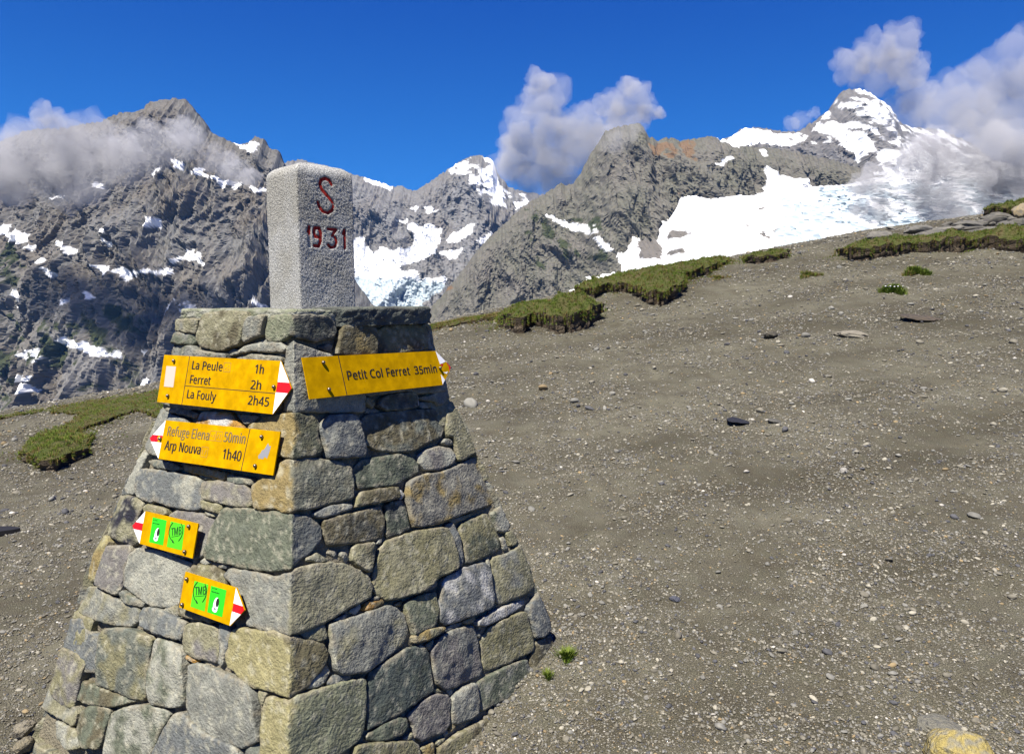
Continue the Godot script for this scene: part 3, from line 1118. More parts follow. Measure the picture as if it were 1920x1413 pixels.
	for b in [[103, 39.5], [104, -39.4]]:
		bolt(t, b[0], b[1])
	t = board("small yellow sign with green stickers whose arrow tip lies on the corner stone", Vector3(-0.9144, 0.6663, -2.0767), Vector3(0.8466, 0.0056, 0.5322), Vector3(0.1286, 0.9681, -0.2149), [-123.5, 54, 123.5, 54, 172.4, 1.6, 123, -54, -123.5, -54])
	sheet(t, "white_tip", [121, 53.6, 121, 10, 162, 10.4], M.white)
	sheet(t, "white_tip", [121, -53.6, 160, -13.4, 121, -13.2], M.white)
	sheet(t, "red_band", [121, 9.8, 163, 10.2, 171.8, 1.6, 159.6, -13.0, 121, -13.0], M.red)
	logo_sticker(t, [-71.7, 36.5, -4.3, 38.4, -0.5, -39.9, -69.6, -40.3], -57.0, -3.0, [-56.0, 35.4, -67.1, 19.8, -67.9, 3.6, -57.5, -13.0, -43, -21], [-19.1, 36.8, -9.5, 26.1, -6.3, 14.8, -7.5, 0.1, -16.3, -15.0], [-46, -16, -35, -25, -47, -24])
	emblem_sticker(t, [9.0, 38.0, 81.1, 39.2, 82.3, -38.2, 12.2, -39.1], 15.0, 32.5, 46.0, -9.0)
	for b in [[-106, 35], [-106, -42]]:
		bolt(t, b[0], b[1])

# ------------------------------------------------------------------ turf, grass, loose rocks, gravel
func blade_tuft(s: int, blades: int, tall: float, spread: float) -> ArrayMesh:
	var r := RandomNumberGenerator.new()
	r.seed = s
	var v := PackedVector3Array()
	var idx := PackedInt32Array()
	for b in blades:
		var a := r.randf() * TAU
		var lean := r.randf_range(0.15, 1.0) * spread
		var hgt := tall * r.randf_range(0.55, 1.0)
		var w := 0.0022 + 0.018 * tall
		var root := Vector3(cos(a), 0, sin(a)) * 0.25 * spread * r.randf()
		var dir := Vector3(cos(a), 0, sin(a))
		var side := Vector3(-sin(a), 0, cos(a)) * w
		var p1 := root + dir * lean * 0.35 + Vector3(0, hgt * 0.6, 0)
		var p2 := root + dir * lean + Vector3(0, hgt, 0)
		var n := v.size()
		v.append_array([root - side, root + side, p1 - side * 0.8, p1 + side * 0.8, p2])
		idx.append_array([n, n + 2, n + 1, n + 1, n + 2, n + 3, n + 2, n + 4, n + 3])
	return arrays_mesh(v, idx)

func grass_colour(r: RandomNumberGenerator, dry: float) -> Color:
	var k := r.randf()
	var c := Color(0.0855, 0.141, 0.0188).lerp(Color(0.192, 0.231, 0.0428), k)
	if r.randf() < dry:
		c = Color(0.231, 0.171, 0.0641).lerp(Color(0.162, 0.111, 0.0428), r.randf())
	return c * r.randf_range(0.75, 1.15)

func scatter(parent: Node, called: String, mesh: Mesh, m: Material, where: Array, tints: Array) -> MultiMeshInstance3D:
	var mm := MultiMesh.new()
	mm.transform_format = MultiMesh.TRANSFORM_3D
	mm.use_colors = true
	mm.mesh = mesh
	mm.instance_count = where.size()
	for i in where.size():
		mm.set_instance_transform(i, where[i])
		mm.set_instance_color(i, tints[i])
	var o := MultiMeshInstance3D.new()
	o.name = called
	o.multimesh = mm
	o.material_override = m
	o.set_meta("kind", "stuff")
	parent.add_child(o, true)
	return o

func turf(label: String, key: String, dry: float, dense: float, tall: float, s: int, group := "turf clumps on the bare slope") -> void:
	var thick: float = TURF[key][0]
	var outline := v2(TURF[key][1])
	if Geometry2D.is_polygon_clockwise(outline):
		outline.reverse()
	outline = soften(outline)
	var t := base("turf_clump")
	tag(t, label, "turf", group)
	var r := RandomNumberGenerator.new()
	r.seed = s
	var n1 := noise(s, 2.6, 4)
	var n2 := noise(s + 1, 9.0, 3)
	var rim := resample(outline, 0.05)
	var nb := rim.size()
	for i in nb:
		rim[i] += Vector2(n1.get_noise_2d(rim[i].x * 1.6, rim[i].y * 1.6), n1.get_noise_2d(rim[i].y * 1.6 + 30, rim[i].x * 1.6)) * 0.10 + Vector2(n2.get_noise_2d(rim[i].x, rim[i].y), n2.get_noise_2d(rim[i].y + 30, rim[i].x)) * 0.03
	var pts := rim.duplicate()
	for d in [0.05, 0.11]:
		for q in Geometry2D.offset_polygon(rim, -d):
			if not Geometry2D.is_polygon_clockwise(q):
				pts.append_array(resample(q, 0.06))
	var lo := rim[0]
	var hi := rim[0]
	for q in rim:
		lo = lo.min(q)
		hi = hi.max(q)
	var y := lo.y
	while y < hi.y:
		var x := lo.x
		while x < hi.x:
			var q := Vector2(x, y) + Vector2(r.randf_range(-0.02, 0.02), r.randf_range(-0.02, 0.02))
			if Geometry2D.is_point_in_polygon(q, rim) and edge_distance(q, rim) > 0.13:
				pts.append(q)
			x += 0.075
		y += 0.075
	var top := func(q: Vector2, e: float) -> float:
		var th: float = thick * (0.9 + 0.32 * n1.get_noise_2d(q.x, q.y)) * (1.0 - 0.7 * smoothstep(0.1, 1.0, (q.y - lo.y) / (hi.y - lo.y)))
		return ground_y(q.x, q.y) + th * (0.62 + 0.38 * smoothstep(0.0, 0.22, e)) + 0.045 * n2.get_noise_2d(q.x, q.y) * minf(1.0, thick * 5.0)
	var tri := Geometry2D.triangulate_delaunay(pts)
	var v := PackedVector3Array()
	var col := PackedColorArray()
	var idx := PackedInt32Array()
	for i in pts.size():
		var q := pts[i]
		var e := edge_distance(q, rim) if i >= nb else 0.0
		v.append(Vector3(q.x, top.call(q, e), -q.y))
		var k := clampf(0.5 + 1.2 * n2.get_noise_2d(q.x * 0.7, q.y * 0.7) + dry - 0.3, 0.0, 1.0)
		col.append(Color(0.06, 0.08, 0.016).lerp(Color(0.105, 0.085, 0.038), k))
	for k in range(0, tri.size(), 3):
		var a := pts[tri[k]]
		var b := pts[tri[k + 1]]
		var c := pts[tri[k + 2]]
		if not Geometry2D.is_point_in_polygon((a + b + c) / 3.0, rim):
			continue
		if (b - a).cross(c - a) > 0.0:
			idx.append_array([tri[k], tri[k + 2], tri[k + 1]])
		else:
			idx.append_array([tri[k], tri[k + 1], tri[k + 2]])
	put(arrays_mesh(v, idx, col), "sod", M.soil, t)
	# the undercut earth below the sod
	var sv := PackedVector3Array()
	var sc := PackedColorArray()
	var si := PackedInt32Array()
	var rows := 8
	for j in rows + 1:
		var f := float(j) / rows
		for i in nb:
			var a := rim[(i - 2 + nb) % nb]
			var b := rim[(i + 2) % nb]
			var d := (b - a).normalized()
			var inward := Vector2(-d.y, d.x)
			var q := rim[i]
			var y0: float = top.call(q, 0.0)
			var yy := lerpf(y0, ground_y(q.x, q.y) - 0.05, f)
			var under := minf(0.12 * thick, 0.04) * sin(minf(f * 1.25, 1.0) * PI / 2) + 0.06 * n2.get_noise_3d(q.x * 1.1, yy * 2.2, q.y * 1.1) * sin(f * PI)
			var p := q + inward * under
			sv.append(Vector3(p.x, yy, -p.y))
			sc.append(Color(0.07, 0.053, 0.036).lerp(Color(0.16, 0.128, 0.09), clampf(0.35 + 1.3 * n2.get_noise_3d(q.x, yy * 3.0, q.y), 0.0, 1.0)))
	for j in rows:
		for i in nb:
			var a := j * nb + i
			var b := j * nb + (i + 1) % nb
			si.append_array([a, b, a + nb, b, b + nb, a + nb])
	put(arrays_mesh(sv, si, sc), "soil", M.soil, t)
	# the grass on it
	var area := 0.0
	for i in nb:
		area += 0.5 * rim[i].cross(rim[(i + 1) % nb])
	var where := []
	var tints := []
	var count := int(absf(area) * dense)
	var tries := 0
	while where.size() < count and tries < count * 6:
		tries += 1
		var q := Vector2(r.randf_range(lo.x, hi.x), r.randf_range(lo.y, hi.y))
		var fringe := r.randf() < 0.14
		if fringe:
			q = rim[r.randi() % nb]
			if q.y < lerpf(lo.y, hi.y, 0.35) and thick > 0.1:
				continue
			q += (q - (lo + hi) / 2.0).normalized() * absf(r.randfn(0.0, 0.13))
			where.append(Transform3D(Basis(Vector3.UP, r.randf() * TAU).scaled(Vector3.ONE * tall * r.randf_range(0.45, 0.9)), Vector3(q.x, ground_y(q.x, q.y) - 0.004, -q.y)))
			tints.append(grass_colour(r, clampf(dry + 0.2, 0.1, 0.9)))
			continue
		if r.randf() < 0.10:
			# grass hanging over the edge
			var i := r.randi() % nb
			var along := (rim[(i + 2) % nb] - rim[(i - 2 + nb) % nb]).normalized()
			var outward := Vector3(along.y, 0.0, along.x)
			var up := (outward * r.randf_range(0.5, 1.0) + Vector3(0, r.randf_range(-0.35, 0.6), 0)).normalized()
			var side := up.cross(Vector3(-outward.z, 0.3, outward.x)).normalized()
			var q0 := rim[i]
			where.append(Transform3D(Basis(side, up, side.cross(up)).scaled_local(Vector3.ONE * tall * r.randf_range(0.6, 1.2)), Vector3(q0.x, top.call(q0, 0.0) - r.randf() * 0.10 * thick / 0.35, -q0.y)))
			tints.append(grass_colour(r, clampf(dry + 0.25, 0.1, 0.9)))
			continue
		if r.randf() < 0.03:
			q = rim[r.randi() % nb] + Vector2(r.randf_range(-0.03, 0.03), r.randf_range(-0.03, 0.03))
		elif not Geometry2D.is_point_in_polygon(q, rim):
			continue
		var bare := n1.get_noise_2d(q.x * 1.3 + 7.0, q.y * 1.3)
		if bare < -0.28 and r.randf() < 0.8:
			continue
		var e := 0.12
		if not Geometry2D.is_point_in_polygon(q, rim):
			e = 0.0
		else:
			e = edge_distance(q, rim)
			if e < 0.03 and r.randf() < 0.7:
				continue
		var b := Basis(Vector3.UP, r.randf() * TAU).scaled(Vector3.ONE * tall * r.randf_range(0.7, 1.3))
		where.append(Transform3D(b, Vector3(q.x, top.call(q, e) - 0.012, -q.y)))
		tints.append(grass_colour(r, clampf(dry + 0.9 * n1.get_noise_2d(q.x * 1.9, q.y * 1.9), 0.04, 0.9)))
	scatter(t, "grass", M.tuft, M.grass, where, tints)

func grass_tuft(label: String, at: Vector3, spread: float, tall: float, count: int, dry: float, s: int, flowers := 0) -> void:
	var t := base("grass_tuft", Vector3(at.x, ground_y(at.x, -at.z), at.z))
	tag(t, label, "grass tuft", "small tufts on the bare slope")
	var r := RandomNumberGenerator.new()
	r.seed = s
	var where := []
	var tints := []
	for i in count:
		var a := r.randf() * TAU
		var q := Vector2(cos(a), sin(a)) * spread * sqrt(r.randf()) * (0.7 + 0.5 * sin(a * 3.0 + s))
		var gy := ground_y(at.x + q.x, -at.z - q.y) - t.position.y
		where.append(Transform3D(Basis(Vector3.UP, r.randf() * TAU).scaled(Vector3.ONE * tall * r.randf_range(0.6, 1.2)), Vector3(q.x, gy + 0.3 * tall * 0.08 * (1.0 - q.length() / spread), q.y)))
		tints.append(grass_colour(r, dry))
	scatter(t, "blades", M.tuft, M.grass, where, tints)
	if flowers:
		var petal := SphereMesh.new()
		petal.radius = 0.011
		petal.height = 0.012
		petal.radial_segments = 7
		petal.rings = 3
		for i in flowers:
			var o := put(petal, "flower", M.white, t)
			o.position = Vector3(r.randf_range(-0.8, 0.8) * spread, tall * 0.07 + r.randf() * 0.01, r.randf_range(-0.2, 0.9) * spread)

func rock_mesh(size: Vector3, s: int, c1: Color, c2: Color, angular := 0.5, fineness := 26) -> ArrayMesh:
	var n := noise(s, 1.1, 3)
	var n2 := noise(s + 1, 4.5, 3)
	var r := RandomNumberGenerator.new()
	r.seed = s
	var cuts := []
	for i in 9:
		cuts.append(Plane(Vector3(r.randf_range(-1, 1), r.randf_range(-0.7, 1), r.randf_range(-1, 1)).normalized(), r.randf_range(0.62, 0.9)))
	var v := PackedVector3Array()
	var col := PackedColorArray()
	var idx := PackedInt32Array()
	var nu := fineness * 2
	for j in fineness + 1:
		for i in nu:
			var a := TAU * i / nu
			var b := PI * j / fineness
			var p := Vector3(sin(b) * cos(a), cos(b), sin(b) * sin(a))
			if j == 0 or j == fineness:
				p = Vector3(0, cos(b), 0)
			var q := p * (1.0 + 0.28 * n.get_noise_3dv(p))
			for c in cuts:
				var over: float = c.distance_to(q)
				if over > 0.0:
					q -= c.normal * over * (0.5 + 0.5 * angular)
			q *= 1.0 + 0.07 * n2.get_noise_3dv(q)
			v.append(q * size * 0.5)
			var k := c1.lerp(c2, smoothstep(-0.15, 0.3, n2.get_noise_3dv(q * 0.7 + Vector3(5, 0, 0)))) * (1.0 + 0.25 * n2.get_noise_3dv(q * 2.2))
			k.a = 1.0
			col.append(k)
	for j in fineness:
		for i in nu:
			var a := j * nu + i
			var b := j * nu + (i + 1) % nu
			idx.append_array([a, a + nu, b, b, a + nu, b + nu])
	return arrays_mesh(v, idx, col)

func rock(called: String, label: String, x: float, d: float, size: Vector3, sink: float, turn: float, s: int, c1: Color, c2: Color, tilt := 0.0, category := "rock") -> void:
	var o := put(rock_mesh(size, s, c1, c2), called, M.boulder)
	o.position = Vector3(x, ground_y(x, d) + size.y * (0.5 - sink), -d)
	o.rotation_degrees = Vector3(tilt, turn, -6.0)
	tag(o, label, category)

func build_turf() -> void:
	M.tuft = blade_tuft(5, 7, 0.075, 0.05)
	turf("green turf clump with dark undercut earth, lowest of those on the slope", "A", 0.12, 4050, 0.45, 401)
	turf("large green and brown turf clump stretching up the slope to the skyline", "B", 0.22, 3780, 0.43, 411)
	turf("low flat turf cushion alone on the skyline in front of the snowfield", "C", 0.1, 4860, 0.40, 421)
	turf("long turf bank with a dark eroded earth face below the grey outcrop", "D", 0.2, 3780, 0.43, 431)
	turf("grassy hump on the skyline behind the yellowish boulder", "H", 0.12, 3240, 0.50, 441)
	turf("ragged turf clump with an earth edge beside the path, below short grass", "I", 0.18, 4320, 0.43, 451)
	turf("short grass along the edge of the path where the slope drops away", "J", 0.3, 4050, 0.36, 461)
	turf("thin strip of yellowish grass on the crest beside the cairn", "K", 0.55, 4320, 0.43, 471)
	grass_tuft("bright green tuft dotted with tiny white flowers on bare gravel", Vector3(4.76, 0, -9.04), 0.15, 1.0, 330, 0.0, 501, 9)
	grass_tuft("rounded dull green tuft below the long turf bank", Vector3(5.43, 0, -9.78), 0.17, 1.0, 330, 0.15, 502)
	grass_tuft("flat brownish tuft on gravel above the pale stone", Vector3(4.17, 0, -10.2), 0.17, 0.6, 220, 0.6, 503)
	grass_tuft("scrap of dry moss beside the large turf clump", Vector3(3.02, 0, -10.6), 0.16, 0.5, 160, 0.6, 504)
	grass_tuft("bright green weed growing against the foot of the cairn", Vector3(0.215, 0, -2.70), 0.028, 0.62, 60, 0.0, 505)
	grass_tuft("small yellow green weed in the joint at the cairn's foot", Vector3(0.135, 0, -2.60), 0.018, 0.42, 34, 0.0, 506)

func build_rocks() -> void:
	rock("yellow_rock", "yellow lichen covered rock half buried in the gravel", 1.37, 2.08, Vector3(0.25, 0.13, 0.17), 0.35, 20, 601, Color(0.359, 0.291, 0.103), Color(0.257, 0.239, 0.171), 8)
	rock("flat_stone", "small grey lichen spotted stone behind the yellow rock", 1.40, 2.22, Vector3(0.15, 0.06, 0.10), 0.55, -15, 602, Color(0.175, 0.169, 0.137), Color(0.13, 0.13, 0.117))
	rock("slate_plate", "dark blue grey slate plate lying flat on the gravel", 1.74, 5.48, Vector3(0.19, 0.03, 0.20), 0.35, 10, 603, Color(0.0195, 0.0221, 0.0325), Color(0.0292, 0.0325, 0.0455), 6)
	rock("dark_stone", "dark stone with a shadowed hollow on the slope", 2.78, 7.75, Vector3(0.18, 0.09, 0.14), 0.3, 35, 604, Color(0.065, 0.0617, 0.052), Color(0.13, 0.117, 0.0906), -25)
	rock("pale_slab", "pale cream slab half sunk in the slope", 3.58, 7.55, Vector3(0.42, 0.10, 0.26), 0.55, 8, 605, Color(0.273, 0.253, 0.202), Color(0.215, 0.195, 0.156))
	rock("thin_slab", "thin brown slab propped up with a dark gap beneath", 4.45, 7.86, Vector3(0.42, 0.06, 0.24), 0.1, -8, 606, Color(0.104, 0.0845, 0.065), Color(0.065, 0.0585, 0.052), 10)
	rock("boulder", "yellowish boulder on the skyline in front of the grassy hump", 8.62, 12.4, Vector3(0.34, 0.32, 0.3), 0.15, 15, 607, Color(0.299, 0.24, 0.143), Color(0.247, 0.221, 0.175))
	rock("loose_stone", "pale tilted stone lying at the cairn's low corner", -1.80, 2.50, Vector3(0.085, 0.06, 0.06), 0.15, 40, 608, Color(0.247, 0.221, 0.162), Color(0.182, 0.169, 0.137), 20)
	rock("loose_stone", "small tan stone beside the pale tilted one near the cairn", -1.735, 2.41, Vector3(0.075, 0.05, 0.05), 0.15, 60, 609, Color(0.208, 0.182, 0.123), Color(0.162, 0.15, 0.117), 15)
	rock("white_stone", "small white quartz stone on the gravel", 2.06, 4.39, Vector3(0.075, 0.05, 0.05), 0.3, 70, 610, Color(0.403, 0.39, 0.351), Color(0.325, 0.312, 0.273))
	rock("grey_plate", "thin grey plate of stone beside the slate plate", 1.99, 5.38, Vector3(0.13, 0.03, 0.10), 0.2, 15, 611, Color(0.13, 0.127, 0.11), Color(0.0975, 0.0975, 0.0906), 10)
	rock("pale_pebble", "pale flat pebble next to the cairn's foot by the weed", 0.31, 2.68, Vector3(0.05, 0.022, 0.04), 0.3, 20, 612, Color(0.273, 0.253, 0.208), Color(0.234, 0.221, 0.188))
	rock("blue_pebble", "small blue grey pebble on the gravel near the cairn", 0.73, 3.10, Vector3(0.05, 0.028, 0.035), 0.3, 10, 613, Color(0.078, 0.0845, 0.11), Color(0.104, 0.107, 0.123))
	# the grey rock that crops out behind the long turf bank
	var t := base("rock_outcrop")
	tag(t, "low outcrop of grey layered rock above the long turf bank", "outcrop")
	for i in 70:
		var x := rng.randf_range(5.9, 9.8)
		var d := 11.6 + 0.16 * (x - 6.0) + rng.randf_range(-0.35, 0.6)
		var big := pow(rng.randf(), 2.0)
		var sz := Vector3(0.14 + 0.5 * big, 0.07 + 0.13 * big, 0.12 + 0.35 * big)
		var tone := rng.randf_range(0.08, 0.155)
		var o := put(rock_mesh(sz, 620 + i, Color(tone, tone * 0.98, tone * 0.9), Color(tone * 1.5, tone * 1.42, tone * 1.2), 0.7, 12), "rock_layer", M.boulder, t)
		o.position = Vector3(x, ground_y(x, d) + sz.y * 0.15, -d)
		o.rotation_degrees = Vector3(rng.randf_range(-8, 8), rng.randf_range(-30, 30), rng.randf_range(0, 14))
	# the black pointed end of something unidentified lying beside the path
	var flap := PackedVector2Array([Vector2(-0.45, -0.05), Vector2(-0.30, 0.035), Vector2(-0.1, 0.06), Vector2(0.03, 0.055), Vector2(0.10, 0.03), Vector2(0.115, 0.012), Vector2(0.08, -0.01), Vector2(-0.02, -0.05), Vector2(-0.16, -0.11), Vector2(-0.40, -0.18)])
	var o := put(plate(flap, 0.0, 0.03), "black_tip", plain(Color(0.05, 0.05, 0.06), 0.7))
	o.position = Vector3(-3.40, ground_y(-3.40, 4.66) + 0.012, -4.66)
	o.rotation_degrees = Vector3(-86, 0, 3)
	tag(o, "black pointed flap lying on the bare path", "object")

func build_gravel() -> void:
	var r := RandomNumberGenerator.new()
	r.seed = 99
	var n_dense := noise(701, 0.8, 4)
	for kind in 3:
		var st := rock_mesh(Vector3.ONE, 710 + kind, Color.WHITE, Color(0.86, 0.86, 0.86), 0.8, 5)
		var where := []
		var tints := []
		var total := 125000
		while where.size() < total:
			var d := 1.25 * pow(14.0 / 1.25, r.randf())
			var x := r.randf_range(-1.0, 1.0) * (0.92 * d + 0.9) + 0.06 * d
			var m := n_dense.get_noise_2d(x, d * 1.5)
			if r.randf() > smoothstep(-0.75, 0.4, m):
				continue
			var size := (0.0024 + 0.0007 * d) * exp(absf(r.randfn(0.0, 0.55)))
			if r.randf() < 0.018:
				size *= r.randf_range(1.6, 3.0)
			var b := Basis.from_euler(Vector3(r.randf_range(-0.4, 0.4), r.randf() * TAU, r.randf_range(-0.4, 0.4))).scaled_local(Vector3(r.randf_range(0.9, 1.5), r.randf_range(0.4, 0.8), r.randf_range(0.7, 1.1)) * size)
			where.append(Transform3D(b, Vector3(x, ground_full(x, d) + size * 0.12, -d)))
			var q := r.randf()
			var c := Color(0.137, 0.127, 0.0975)
			if q < 0.12:
				c = Color(0.26, 0.244, 0.192)
			elif q < 0.133:
				c = Color(0.403, 0.383, 0.338)
			elif q < 0.28:
				c = Color(0.0585, 0.0598, 0.065)
			elif q < 0.32:
				c = Color(0.215, 0.162, 0.0845)
			elif q < 0.55:
				c = Color(0.162, 0.159, 0.139)
			c = c * r.randf_range(0.75, 1.2)
			c.a = 1.0
			tints.append(c)
		var g := scatter(self, "gravel", st, M.pebble, where, tints)
		tag(g, "loose grey and white gravel strewn over the bare ground", "gravel", "gravel on the pass", "stuff")

